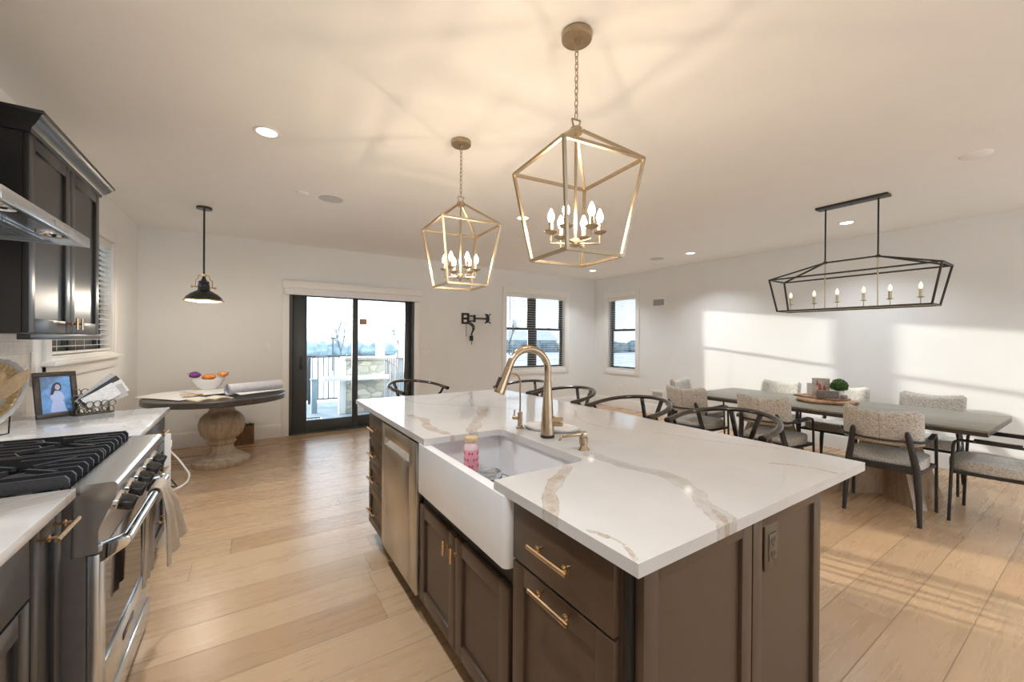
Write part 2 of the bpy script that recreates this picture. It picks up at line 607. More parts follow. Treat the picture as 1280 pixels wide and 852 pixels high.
# ------------------------------------------------------------------ windows, door, blinds
def mapbox(side):
    def f(bm, u0, u1, w0, w1, z0, z1, bev=0.0):
        if side == 'back':
            box(bm, u0, u1, YB + w0, YB + w1, z0, z1, bev)
        elif side == 'right':
            box(bm, XR + w0, XR + w1, u0, u1, z0, z1, bev)
        else:
            box(bm, XL - w1, XL - w0, u0, u1, z0, z1, bev)
    return f

def window(n, side, op, label, sashes, casing=0.09, casing_top=0.105, mull=None, sill=False, latch=True):
    u0, u1, z0, z1 = op
    mb = mapbox(side)
    bm = new()
    t = 0.02
    mb(bm, u0 - casing, u0, -t, 0.0, z0 - casing, z1 + casing_top, 0.003)
    mb(bm, u1, u1 + casing, -t, 0.0, z0 - casing, z1 + casing_top, 0.003)
    mb(bm, u0, u1, -t, 0.0, z1, z1 + casing_top, 0.003)
    mb(bm, u0, u1, -t, 0.0, z0 - casing, z0, 0.003)
    # white jamb liner
    mb(bm, u0 - 0.001, u0 + 0.012, -0.004, 0.085, z0, z1)
    mb(bm, u1 - 0.012, u1 + 0.001, -0.004, 0.085, z0, z1)
    mb(bm, u0, u1, -0.004, 0.085, z1 - 0.012, z1 + 0.001)
    mb(bm, u0, u1, -0.004, 0.085, z0 - 0.001, z0 + 0.012)
    if sill:
        mb(bm, u0 - casing - 0.02, u1 + casing + 0.02, -0.065, 0.0, z0 - 0.05, z0 - 0.022, 0.004)
        mb(bm, u0 - casing, u1 + casing, -0.022, 0.0, z0 - 0.14, z0 - 0.05, 0.003)
    root = struct('window_%d' % n, bm, M['trim'], label, 'window')
    sb = new()
    gl = new()
    zm = 1.60
    for a, b in sashes:
        fw = 0.055
        for lo, hi, w in ((z0, zm + 0.02, 0.10), (zm - 0.02, z1, 0.13)):
            mb(sb, a, a + fw, w, w + 0.028, lo, hi, 0.003)
            mb(sb, b - fw, b, w, w + 0.028, lo, hi, 0.003)
            mb(sb, a + fw, b - fw, w, w + 0.028, lo, lo + (0.06 if lo == z0 else 0.04), 0.003)
            mb(sb, a + fw, b - fw, w, w + 0.028, hi - 0.04, hi, 0.003)
            mb(gl, a + fw - 0.004, b - fw + 0.004, w + 0.011, w + 0.016, lo + 0.03, hi - 0.03)
        if latch:
            mb(sb, (a + b) / 2 - 0.03, (a + b) / 2 + 0.03, 0.085, 0.10, zm + 0.015, zm + 0.03, 0.003)
    if mull:
        mb(sb, mull[0], mull[1], 0.09, 0.17, z0, z1, 0.003)
    mb(sb, u0 + 0.0, u0 + 0.03, 0.086, 0.165, z0, z1)
    mb(sb, u1 - 0.03, u1, 0.086, 0.165, z0, z1)
    mb(sb, u0, u1, 0.086, 0.165, z0, z0 + 0.03)
    mb(sb, u0, u1, 0.086, 0.165, z1 - 0.03, z1)
    obj('window_frame', sb, M['frame'], root)
    obj('pane', gl, M['glass'] if side == 'left' else M['dimmed'], root, ang=0)
    return root

window(2, 'back', BWIN, 'black framed double window with white casing, centre of the back wall', [(4.09, 4.73), (4.83, 5.55)], mull=(4.70, 4.83))
window(3, 'right', RWIN, 'narrow black framed sash window on the dining wall near the corner', [(5.35, 6.07)])
window(1, 'left', LWIN, 'dark framed kitchen window behind the wall cabinet with white sill', [(3.95, 4.66), (4.72, 5.43)], mull=(4.63, 4.74), sill=True)
for i, h in enumerate(REAR_FILL):
    bm = new()
    for a, b, c, d in ((h[0] - .09, h[0], h[2] - .09, h[3] + .09), (h[1], h[1] + .09, h[2] - .09, h[3] + .09),
                       (h[0], h[1], h[3], h[3] + .09), (h[0], h[1], h[2] - .09, h[2])):
        box(bm, a, b, YR, YR + 0.02, c, d)
    box(bm, h[0], h[1], YR - 0.10, YR - 0.07, (h[2] + h[3]) / 2 - .02, (h[2] + h[3]) / 2 + .02)
    struct('window_%d' % (4 + i), bm, M['trim'], 'unseen white cased window added to let fill light in behind the viewpoint', 'window')

def blind(side, op, label, spacing=0.047, wand=None):
    u0, u1, z0, z1 = op
    u0 += 0.016; u1 -= 0.016
    mb = mapbox(side)
    zt = z1 - 0.014
    loc = {'back': ((u0 + u1) / 2, YB, z0), 'right': (XR, (u0 + u1) / 2, z0), 'left': (XL, (u0 + u1) / 2, z0)}[side]
    t = thing('window_blind', label, 'blind', (0, 0, 0))
    bm = new()
    mb(bm, u0, u1, 0.008, 0.066, zt - 0.058, zt, 0.004)
    obj('headrail', bm, M['plastic'], t)
    bm = new()
    z = zt - 0.085
    while z > z0 + 0.05:
        mb(bm, u0 + 0.003, u1 - 0.003, 0.014, 0.062, z, z + 0.0028)
        z -= spacing
    obj('slats', bm, M['plastic'], t, ang=0)
    bm = new()
    mb(bm, u0 + 0.003, u1 - 0.003, 0.012, 0.064, z0 + 0.018, z0 + 0.036, 0.003)
    obj('bottom_rail', bm, M['plastic'], t)
    for fr in (0.12, 0.5, 0.88):
        bm = new()
        u = u0 + (u1 - u0) * fr
        for w in (0.013, 0.063):
            mb(bm, u - 0.0012, u + 0.0012, w - 0.0008, w + 0.0008, z0 + 0.03, zt - 0.05)
        obj('ladder_cord', bm, M['plastic'], t, ang=0)
    if wand:
        bm = new()
        u, zl = wand
        mb(bm, u - 0.004, u + 0.004, -0.002, 0.006, zl, zt - 0.05)
        obj('wand', bm, M['plastic'], t)
    return t
blind('back', BWIN, 'open white slat blind in the double window on the back wall', wand=(4.17, 1.35))
blind('right', RWIN, 'open white slat blind in the narrow window beside the corner')
blind('left', LWIN, 'white slat blind in the kitchen window behind the picture frame', wand=(5.40, 1.6))

# sliding door
mb = mapbox('back')
bm = new()
mb(bm, 0.372, 0.46, -0.022, 0.0, 0.0, 2.17, 0.003)
mb(bm, 2.28, 2.372, -0.022, 0.0, 0.0, 2.17, 0.003)
mb(bm, 0.46, 2.28, -0.022, 0.0, 2.06, 2.17, 0.003)
dr = struct('door_1', bm, M['trim'], 'black framed sliding glass door with white casing to the snowy terrace', 'door')
bm = new()
mb(bm, 0.462, 0.50, 0.0, 0.15, 0.0, 2.06)
mb(bm, 2.24, 2.278, 0.0, 0.15, 0.0, 2.06)
mb(bm, 0.462, 2.278, 0.0, 0.15, 2.02, 2.06)
mb(bm, 0.462, 2.278, 0.0, 0.15, 0.0, 0.022, 0.002)
obj('door_frame', bm, M['frame'], dr)
def door_panel(nm, u0, u1, g0, g1, w):
    bm = new()
    mb(bm, u0, g0, w, w + 0.05, 0.02, 2.03, 0.004)
    mb(bm, g1, u1, w, w + 0.05, 0.02, 2.03, 0.004)
    mb(bm, g0, g1, w, w + 0.05, 0.02, 0.185, 0.004)
    mb(bm, g0, g1, w, w + 0.05, 1.985, 2.03, 0.004)
    p = obj(nm, bm, M['frame'], dr)
    bm = new()
    mb(bm, g0 - 0.005, g1 + 0.005, w + 0.022, w + 0.028, 0.18, 1.99)
    obj('pane', bm, M['glass'], p, ang=0)
    return p
sp = door_panel('sliding_panel', 0.50, 1.398, 0.69, 1.315, 0.03)
door_panel('fixed_panel', 1.33, 2.245, 1.40, 2.15, 0.085)
bm = new()
mb(bm, 0.60, 0.635, 0.004, 0.03, 0.93, 1.12, 0.006)
tube(bm, [(0.617, YB - 0.004, 0.95), (0.617, YB - 0.03, 0.97), (0.617, YB - 0.034, 1.03), (0.617, YB - 0.03, 1.09), (0.617, YB - 0.004, 1.10)], 0.008)
obj('door_handle', bm, M['frame'], sp)
bm = new()
mb(bm, 1.43, 1.54, 0.079, 0.084, 1.60, 1.69)
obj('notice_sticker', bm, mat('tan_sticker', (0.55, 0.36, 0.22), 0.6), dr, ang=0)
t = thing('roller_shade', 'white roller shade cassette mounted across the top of the sliding door', 'roller shade')
bm = new()
mb(bm, 0.366, 2.385, -0.105, -0.022, 2.085, 2.19, 0.010)
obj('cassette', bm, M['plastic'], t)
bm = new()
mb(bm, 0.40, 2.35, -0.060, -0.056, 2.005, 2.09)
o = obj('shade_fabric', bm, M['white'], t, ang=0)
bm = new()
mb(bm, 0.40, 2.35, -0.068, -0.048, 1.995, 2.014, 0.004)
obj('hem_bar', bm, M['plastic'], t)

# ------------------------------------------------------------------ wall fittings
def plate(side, u, z, w, h, label, cat, kind='rocker', gangs=1):
    mb = mapbox(side)
    t = thing('light_switch' if cat == 'switch' else 'wall_outlet', label, cat)
    bm = new()
    mb(bm, u - w / 2, u + w / 2, -0.008, -0.0005, z - h / 2, z + h / 2, 0.003)
    obj('cover_plate', bm, M['plastic'], t)
    bm = new()
    for g in range(gangs):
        uu = u + (g - (gangs - 1) / 2) * 0.046
        if kind == 'rocker':
            mb(bm, uu - 0.016, uu + 0.016, -0.012, -0.007, z - 0.033, z + 0.033, 0.002)
        else:
            for dz in (-0.02, 0.02):
                mb(bm, uu - 0.016, uu + 0.016, -0.0105, -0.007, z + dz - 0.014, z + dz + 0.014, 0.002)
    obj('rocker' if kind == 'rocker' else 'socket_face', bm, M['trim'], t)
plate('back', 0.20, 1.245, 0.075, 0.12, 'white light switch on the cream wall just before the sliding door', 'switch')
plate('back', 2.45, 1.265, 0.12, 0.085, 'upper white switch plate beside the sliding door', 'switch', gangs=2)
plate('back', 2.475, 1.15, 0.17, 0.11, 'wide white switch plate just under the smaller plate by the door', 'switch', gangs=3)
plate('back', -0.52, 0.425, 0.12, 0.12, 'white power outlet low on the wall behind the pedestal table', 'outlet', 'socket', 2)
plate('right', 5.72, 0.42, 0.075, 0.12, 'white power outlet low on the dining wall beneath the narrow window', 'outlet', 'socket')
plate('left', 3.73, 1.175, 0.11, 0.21, 'white switch plate on the wall between tile and kitchen window', 'switch')

def vent(y0, y1, z0, z1, label):
    t = thing('wall_vent', label, 'vent')
    mb = mapbox('right')
    bm = new()
    e = 0.042
    mb(bm, y0, y1, -0.012, 0, z0, z0 + e, 0.002); mb(bm, y0, y1, -0.012, 0, z1 - e, z1, 0.002)
    mb(bm, y0, y0 + e, -0.012, 0, z0 + e, z1 - e, 0.002); mb(bm, y1 - e, y1, -0.012, 0, z0 + e, z1 - e, 0.002)
    obj('vent_frame', bm, M['plastic'], t)
    bm = new()
    k = 9
    for i in range(k):
        z = z0 + e + (z1 - z0 - 2 * e) * (i + 0.5) / k
        mb(bm, y0 + e, y1 - e, -0.009, -0.004, z - 0.0045, z + 0.0045)
    obj('louvres', bm, mat('grey_louvre', (0.42, 0.43, 0.44), 0.4), t, ang=0)
    bm = new()
    mb(bm, y0 + e, y1 - e, -0.003, -0.001, z0 + e, z1 - e)
    obj('duct_backing', bm, mat('duct_shadow_grey', (0.10, 0.105, 0.115), 0.7), t, ang=0)
vent(4.64, 4.96, 2.00, 2.20, 'white framed air vent high on the dining wall beside the window')
vent(4.66, 4.96, 0.30, 0.46, 'low air vent on the dining wall behind the end dining chair')

# tv bracket
t = thing('tv_wall_bracket', 'black articulated television bracket on the wall with dangling cables', 'tv mount')
bm = new()
for x in (3.165, 3.275):
    box(bm, x - 0.022, x + 0.022, YB - 0.012, YB, 1.66, 1.85, 0.003)
for z in (1.675, 1.755, 1.835):
    box(bm, 3.15, 3.29, YB - 0.016, YB - 0.002, z - 0.018, z + 0.018, 0.003)
obj('wall_plate', bm, M['black'], t)
bm = new()
for z in (1.71, 1.80):
    bar(bm, (3.27, YB - 0.015, z), (3.355, YB - 0.10, z), 0.03, 0.025)
box(bm, 3.335, 3.37, YB - 0.12, YB - 0.085, 1.69, 1.82, 0.003)
bar(bm, (3.355, YB - 0.10, 1.757), (3.60, YB - 0.15, 1.757), 0.022, 0.03)
obj('swing_arm', bm, M['black'], t)
bm = new()
box(bm, 3.565, 3.595, YB - 0.17, YB - 0.14, 1.68, 1.84, 0.003)
for sgn in (-1, 1):
    bar(bm, (3.575, YB - 0.175, 1.757 + sgn * 0.03), (3.64, YB - 0.175, 1.757 + sgn * 0.085), 0.028, 0.014)
    bar(bm, (3.575, YB - 0.175, 1.757 + sgn * 0.03), (3.53, YB - 0.175, 1.757 + sgn * 0.085), 0.028, 0.014)
box(bm, 3.55, 3.62, YB - 0.18, YB - 0.165, 1.71, 1.80, 0.004)
obj('screen_plate', bm, M['black'], t)
bm = new()
tube(bm, bez((3.29, YB - 0.02, 1.70), (3.38, YB - 0.09, 1.62), (3.40, YB - 0.06, 1.60), (3.345, YB - 0.03, 1.50)) + [Vector((3.34, YB - 0.025, 1.44))], 0.009)
tube(bm, bez((3.29, YB - 0.02, 1.66), (3.36, YB - 0.07, 1.64), (3.37, YB - 0.05, 1.55), (3.33, YB - 0.025, 1.47)), 0.012)
tube(bm, [(3.235, YB - 0.012, 1.68), (3.237, YB - 0.012, 1.55), (3.235, YB - 0.012, 1.44)], 0.004)
box(bm, 3.30, 3.365, YB - 0.045, YB - 0.012, 1.36, 1.45, 0.008)
tube(bm, [(3.34, YB - 0.025, 1.37), (3.345, YB - 0.02, 1.29)], 0.006)
obj('cables', bm, M['rubber'], t)
bm = new()
box(bm, 3.255, 3.285, YB - 0.006, YB, 1.87, 1.935, 0.002)
obj('cable_port', bm, M['plastic'], t)

# ------------------------------------------------------------------ ceiling fittings
def downlight(x, y, label, watts=DOWNLIGHT_W, lit=True, r=0.075):
    t = thing('recessed_light', label, 'ceiling light', (x, y, ZC), group='recessed ceiling lights')
    bm = new()
    lathe(bm, [(r - 0.018, -0.001), (r - 0.016, -0.007), (r - 0.004, -0.008), (r, -0.004), (r, 0.0), (r - 0.018, -0.001)], 32)
    obj('trim_ring', bm, M['trim'], t)
    bm = new()
    lathe(bm, [(0.0, -0.0035), (r - 0.02, -0.0035), (r - 0.0165, -0.002)], 32)
    obj('lens', bm, M['lens'] if lit else M['plastic'], t)
    if lit:
        ld = bpy.data.lights.new('downlight', 'AREA')
        ld.shape = 'DISK'
        ld.size = 2 * r - 0.04
        ld.energy = watts
        ld.color = (0.86, 0.94, 1.0)
        ld.spread = math.radians(118)
        lo = bpy.data.objects.new('downlight_lamp', ld)
        C.objects.link(lo)
        lo.parent = t
        lo.location = (0, 0, -0.012)
    return t
for x, y, lab in ((0.085, 3.05, 'lit recessed downlight over the kitchen floor between range and near lantern'),
                  (2.49, 3.62, 'lit recessed downlight seen between the two lantern pendants'),
                  (5.575, 3.626, 'lit recessed downlight near the dining wall just past the ceiling speaker'),
                  (5.56, 1.722, 'lit recessed downlight seen inside the linear chandelier hangers'),
                  (5.476, 5.593, 'lit recessed downlight by the far corner of the dining area')):
    downlight(x, y, lab, DOWNLIGHT_W * (1.5 if x < 1 else 1.0))
for x, y in ((0.085, 0.9), (0.085, -1.2), (2.49, -0.7), (5.5, -0.6), (3.9, -1.8), (1.2, -2.2)):  # extra downlights out of view, added as fill light
    downlight(x, y, 'unseen recessed downlight added as fill light behind the viewpoint')

def speaker(x, y, label, r=0.115):
    t = thing('ceiling_speaker', label, 'speaker', (x, y, ZC))
    bm = new()
    lathe(bm, [(r - 0.008, -0.004), (r, -0.006), (r, 0.0), (r - 0.008, -0.001)], 36)
    obj('bezel', bm, M['trim'], t)
    bm = new()
    lathe(bm, [(0, -0.005), (r - 0.02, -0.005), (r - 0.007, -0.003)], 36)
    obj('grille', bm, mat('speaker_mesh', (0.60, 0.60, 0.60), 0.8, var=0.1, scale=400), t)
speaker(0.64, 4.16, 'round grey ceiling speaker flush above the walkway near the sliding door')
speaker(5.515, 4.18, 'round grey ceiling speaker flush beside the dining wall')
t = thing('ceiling_sensor', 'small round white ceiling disc beside the walkway speaker', 'sensor', (0.396, 4.148, ZC))
bm = new(); lathe(bm, [(0, -0.018), (0.035, -0.018), (0.05, -0.012), (0.055, 0)], 28); obj('disc', bm, M['plastic'], t)
t = thing('ceiling_cover', 'thin round white ceiling cover above the near end of the dining table', 'ceiling cover', (4.30, 0.593, ZC))
bm = new(); lathe(bm, [(0, -0.012), (0.07, -0.012), (0.078, -0.008), (0.08, 0)], 32); obj('cover', bm, M['ceiling'], t)

# ---- lantern pendants over the island
def lantern(x, y, rz, label):
    t = thing('lantern_pendant', label, 'pendant light', (x, y, ZC), rz, 'open cage lantern pendants over the island')
    L = M['lantern']
    bm = new()
    lathe(bm, [(0, 0), (0.064, 0), (0.066, -0.004), (0.066, -0.026), (0.061, -0.031), (0.014, -0.031), (0.011, -0.05), (0, -0.05)], 36)
    obj('canopy', bm, L, t)
    zt = 2.345 - ZC
    bm = new()
    z = -0.05
    k = 0
    n = 12
    step = (zt + 0.05) / n
    for i in range(n):
        zc = -0.05 + step * (i + 0.5)
        a = (i % 2) * PI / 2 + 0.3
        hl = abs(step) * 0.68
        pts = []
        for j in range(12):
            q = 2 * PI * j / 12
            pts.append((0.0075 * math.cos(q) * math.cos(a), 0.0075 * math.cos(q) * math.sin(a), zc + hl * math.sin(q)))
        tube(bm, pts, 0.0022, 6, closed=True)
    obj('chain', bm, L, t)
    # stirrup and cap
    za = 2.30 - ZC
    bm = new()
    w = 0.0055
    bar(bm, (-0.022, 0, zt - 0.005), (0.022, 0, zt - 0.005), w, w)
    bar(bm, (-0.022, 0, zt - 0.005), (-0.011, 0, za), w, w)
    bar(bm, (0.022, 0, zt - 0.005), (0.011, 0, za), w, w)
    lathe(bm, [(0, za + 0.004), (0.024, za + 0.004), (0.026, za), (0.026, za - 0.022), (0, za - 0.022)], 24)
    obj('top_cap', bm, L, t)
    zs, zb = 2.135 - ZC, 1.738 - ZC
    hs, hb = 0.2, 0.139
    b = 0.0125
    bm = new()
    cs = [(-1, -1), (1, -1), (1, 1), (-1, 1)]
    for i, (a, c) in enumerate(cs):
        a2, c2 = cs[(i + 1) % 4]
        bar(bm, (a * 0.02, c * 0.02, za - 0.012), (a * hs, c * hs, zs), b, b)
        bar(bm, (a * hs, c * hs, zs + 0.004), (a * hb, c * hb, zb - 0.004), b, b)
        bar(bm, (a * hs, c * hs, zs), (a2 * hs, c2 * hs, zs), b, b)
        bar(bm, (a * hb, c * hb, zb), (a2 * hb, c2 * hb, zb), b, b)
    obj('cage', bm, L, t)
    bm = new()
    zr = 1.795 - ZC
    cyl(bm, (0, 0, za - 0.02), (0, 0, zr), 0.0065, 12)
    lathe(bm, [(0, zr + 0.024), (0.02, zr + 0.024), (0.022, zr + 0.018), (0.022, zr - 0.002), (0.01, zr - 0.01), (0.006, zr - 0.022), (0, zr - 0.026)], 20)
    obj('stem', bm, L, t)
    for i in range(6):
        q = 2 * PI * i / 6 - 0.475
        R = 0.106
        dx, dy = math.cos(q), math.sin(q)
        zp = 1.846 - ZC
        bm = new()
        tube(bm, [(0, 0, zr + 0.006), (dx * R, dy * R, zr + 0.006), (dx * R, dy * R, zp)], 0.0042, 8)
        lathe(bm, [(0, zp - 0.008), (0.010, zp - 0.006), (0.029, zp + 0.004), (0.031, zp + 0.008), (0.014, zp + 0.006), (0, zp + 0.006)], 20, (dx * R, dy * R, 0))
        cyl(bm, (dx * R, dy * R, zp), (dx * R, dy * R, zp + 0.047), 0.0098, 14)
        arm = obj('candle_arm', bm, L, t)
        bm = new()
        z0 = zp + 0.047
        lathe(bm, [(0, z0), (0.007, z0 + 0.001), (0.012, z0 + 0.012), (0.0145, z0 + 0.022), (0.012, z0 + 0.036), (0.006, z0 + 0.05), (0.002, z0 + 0.058), (0, z0 + 0.06)], 12, (dx * R, dy * R, 0))
        obj('bulb', bm, M['bulb'], arm)
    return t
lan = lantern(1.185, 1.319, math.radians(-5.9), 'nearer and larger-looking lit cage lantern pendant above the island sink')
dup(lan, (1.185, 2.462, ZC), math.radians(-3.8), 'farther lit cage lantern pendant above the dishwasher end of the island', 'open cage lantern pendants over the island')

# ---- linear chandelier over the dining table
t = thing('linear_chandelier', 'black open-frame linear chandelier hung over the dining table', 'chandelier', (4.77, 1.445, ZC))
K = M['black']
bm = new()
box(bm, -0.055, 0.055, -0.275, 0.27, -0.022, 0, 0.002)
lathe(bm, [(0, -0.03), (0.008, -0.03), (0.008, -0.02), (0, -0.02)], 12)
obj('canopy', bm, K, t)
zr = 2.165 - ZC
for yy in (-0.2, 0.2):
    bm = new()
    cyl(bm, (0, yy, -0.02), (0, yy, zr), 0.007, 12)
    lathe(bm, [(0, zr + 0.012), (0.016, zr + 0.012), (0.018, zr), (0.016, zr - 0.012), (0, zr - 0.012)], 16, (0, yy, 0))
    obj('hanging_rod', bm, K, t)
zs, zb = 2.03 - ZC, 1.70 - ZC
b = 0.014
bm = new()
bar(bm, (0, -0.2, zr), (0, 0.2, zr), b, b)
for sx in (-1, 1):
    for sy in (-1, 1):
        bar(bm, (0, sy * 0.2, zr), (sx * 0.17, sy * 0.635, zs), b, b)
        bar(bm, (sx * 0.17, sy * 0.635, zs + 0.005), (sx * 0.13, sy * 0.572, zb - 0.005), b, b)
    bar(bm, (sx * 0.17, -0.635, zs), (sx * 0.17, 0.635, zs), b, b)
    bar(bm, (sx * 0.13, -0.572, zb), (sx * 0.13, 0.572, zb), b, b)
for sy in (-1, 1):
    bar(bm, (-0.17, sy * 0.635, zs), (0.17, sy * 0.635, zs), b, b)
    bar(bm, (-0.13, sy * 0.572, zb), (0.13, sy * 0.572, zb), b, b)
obj('cage', bm, K, t)
G = mat('champagne_stem', (0.50, 0.42, 0.29), 0.35, 1.0)
bm = new()
bar(bm, (0, -0.572, zb), (0, 0.572, zb), 0.016, 0.012)
for yy in (-0.2, 0.2):
    cyl(bm, (0, yy, zr), (0, yy, zb), 0.0055, 10)
obj('candle_bar', bm, G, t)
for yy in (0.50, 0.29, 0.10, -0.10, -0.285, -0.48):
    bm = new()
    zp = 1.768 - ZC
    cyl(bm, (0, yy, zb), (0, yy, zp), 0.004, 8)
    lathe(bm, [(0, zp - 0.006), (0.012, zp - 0.004), (0.028, zp + 0.004), (0.012, zp + 0.004), (0, zp + 0.004)], 18, (0, yy, 0))
    cyl(bm, (0, yy, zp), (0, yy, zp + 0.072), 0.0115, 14)
    a = obj('candle_holder', bm, G, t)
    bm = new()
    z0 = zp + 0.072
    lathe(bm, [(0, z0), (0.008, z0 + 0.001), (0.013, z0 + 0.013), (0.015, z0 + 0.023), (0.012, z0 + 0.038), (0.006, z0 + 0.052), (0, z0 + 0.062)], 12, (0, yy, 0))
    obj('bulb', bm, M['bulbdim'], a)

# ---- black dome pendant over the round table
t = thing('dome_pendant', 'black industrial dome pendant with brass yoke above the round table', 'pendant light', (-0.40, 5.18, ZC), 0.35)
navy = mat('oil_rubbed_black', (0.02, 0.022, 0.026), 0.22, var=0.2)
bm = new()
lathe(bm, [(0, 0), (0.066, 0), (0.068, -0.004), (0.066, -0.022), (0.015, -0.026), (0, -0.026)], 32)
obj('canopy', bm, navy, t)
bm = new()
z1 = 2.015 - ZC
cyl(bm, (0, 0, -0.02), (0, 0, z1), 0.009, 12)
obj('rod', bm, navy, t)
bm = new()
z = lambda h: h - ZC
lathe(bm, [(0, z(2.015)), (0.014, z(2.01)), (0.016, z(1.985)), (0.03, z(1.96)), (0.045, z(1.955)), (0.048, z(1.945)), (0.044, z(1.935)), (0.048, z(1.925)), (0.05, z(1.905)), (0.046, z(1.895)), (0.05, z(1.885)), (0.052, z(1.865)),
           (0.075, z(1.852)), (0.115, z(1.828)), (0.148, z(1.795)), (0.163, z(1.765)), (0.166, z(1.758)), (0.160, z(1.760)), (0.143, z(1.792)), (0.11, z(1.822)), (0.06, z(1.846)), (0, z(1.85))], 48)
obj('shade', bm, navy, t)
bm = new()
lathe(bm, [(0.160, z(1.766)), (0.172, z(1.763)), (0.173, z(1.752)), (0.160, z(1.750)), (0.158, z(1.756)), (0.160, z(1.766))], 48)
obj('shade_rim', bm, M['brass'], t)
bm = new()
lathe(bm, [(0.159, z(1.757)), (0.10, z(1.750)), (0, z(1.747))], 40)
obj('diffuser', bm, M['shadein'], t)
bm = new()
for sg in (-1, 1):
    tube(bm, [(sg * 0.012, 0, z(2.02)), (sg * 0.045, 0, z(2.015)), (sg * 0.052, 0, z(1.98)), (sg * 0.072, 0, z(1.965)), (sg * 0.074, 0, z(1.90)), (sg * 0.052, 0, z(1.896))], 0.0055, 8)
    tube(bm, [(sg * 0.05, 0, z(1.896)), (sg * 0.098, 0, z(1.896))], 0.006, 8)
    lathe(bm, [(0, -0.008), (0.013, -0.006), (0.013, 0.006), (0, 0.008)], 12, mtx=Matrix.Translation((sg * 0.1, 0, z(1.896))) @ Matrix.Rotation(PI / 2, 4, 'Y'))
lathe(bm, [(0, z(2.035)), (0.02, z(2.03)), (0.02, z(2.005)), (0, z(2.0))], 16)
obj('yoke', bm, M['brass'], t)
ld = bpy.data.lights.new('dome_lamp', 'POINT')
ld.energy = 18
ld.color = (1.0, 0.88, 0.72)
ld.shadow_soft_size = 0.06
lo = bpy.data.objects.new('dome_lamp', ld)
C.objects.link(lo)
lo.parent = t
lo.location = (0, 0, z(1.70))
# ------------------------------------------------------------------ cabinet helpers
def fmap(axis, pos, sgn):
    """box builder: u along the face, w outward from pos, z up"""
    def f(bm, u0, u1, w0, w1, z0, z1, bev=0.0):
        a, b = sorted((pos + sgn * w0, pos + sgn * w1))
        if axis == 'x':
            box(bm, a, b, u0, u1, z0, z1, bev)
        else:
            box(bm, u0, u1, a, b, z0, z1, bev)
    f.pt = (lambda u, w, z: Vector((pos + sgn * w, u, z))) if axis == 'x' else (lambda u, w, z: Vector((u, pos + sgn * w, z)))
    return f

def shaker(bm, mb, u0, u1, z0, z1, st=0.058, th=0.021, w=0.0):
    b = 0.0015
    mb(bm, u0, u0 + st, w, w + th, z0, z1, b)
    mb(bm, u1 - st, u1, w, w + th, z0, z1, b)
    mb(bm, u0 + st, u1 - st, w, w + th, z0, z0 + st, b)
    mb(bm, u0 + st, u1 - st, w, w + th, z1 - st, z1, b)
    mb(bm, u0 + st - 0.002, u1 - st + 0.002, w, w + th - 0.011, z0 + st - 0.002, z1 - st + 0.002)

def slab(bm, mb, u0, u1, z0, z1, th=0.021):
    mb(bm, u0, u1, 0.0, th, z0, z1, 0.002)

def pull(mb, u0, u1, z, parent, w=0.021, proj=0.036, name='handle'):
    """horizontal bar pull on two collared posts"""
    bm = new()
    r = 0.0062
    tube(bm, [mb.pt(u0, w + proj, z), mb.pt(u1, w + proj, z)], r, 8)
    for u in (u0 + (u1 - u0) * 0.16, u1 - (u1 - u0) * 0.16):
        p0, p1 = mb.pt(u, w - 0.001, z), mb.pt(u, w + proj, z)
        tube(bm, [p0, p1], 0.0042, 8)
        c = p0.lerp(p1, 0.5)
        d = (p1 - p0).normalized() * 0.0045
        tube(bm, [c - d, c - d * 0.5, c + d * 0.5, c + d], [0.006, 0.0095, 0.0095, 0.006], 10)
    return obj(name, bm, M['brass'], parent)

def tknob(mb, u, z, parent, w=0.021, proj=0.036, h=0.062):
    bm = new()
    tube(bm, [mb.pt(u, w + proj, z - h / 2), mb.pt(u, w + proj, z + h / 2)], 0.0062, 8)
    p0, p1 = mb.pt(u, w - 0.001, z), mb.pt(u, w + proj, z)
    tube(bm, [p0, p1], 0.0042, 8)
    c = p0.lerp(p1, 0.45)
    d = (p1 - p0).normalized() * 0.0045
    tube(bm, [c - d, c - d * 0.5, c + d * 0.5, c + d], [0.006, 0.0095, 0.0095, 0.006], 10)
    return obj('knob', bm, M['brass'], parent)

# ------------------------------------------------------------------ kitchen island
FX = 0.722
fl = fmap('x', FX, -1)
# drawer unit at the far end
t = thing('drawer_cabinet', 'dark brown four drawer island cabinet past the dishwasher', 'cabinet')
bm = new()
box(bm, FX, 1.31, 2.532, 2.90, 0.105, 0.882)
box(bm, 0.80, 1.31, 2.532, 2.90, 0.0, 0.105)
obj('carcass', bm, M['cab'], t, ang=0)
for z0, z1 in ((0.695, 0.868), (0.537, 0.690), (0.368, 0.532), (0.112, 0.363)):
    bm = new()
    if z1 > 0.86:
        slab(bm, fl, 2.538, 2.893, z0, z1)
    else:
        shaker(bm, fl, 2.538, 2.893, z0, z1, 0.045)
    d = obj('drawer', bm, M['cab'], t)
    pull(fl, 2.64, 2.80, (z0 + z1) / 2, d)
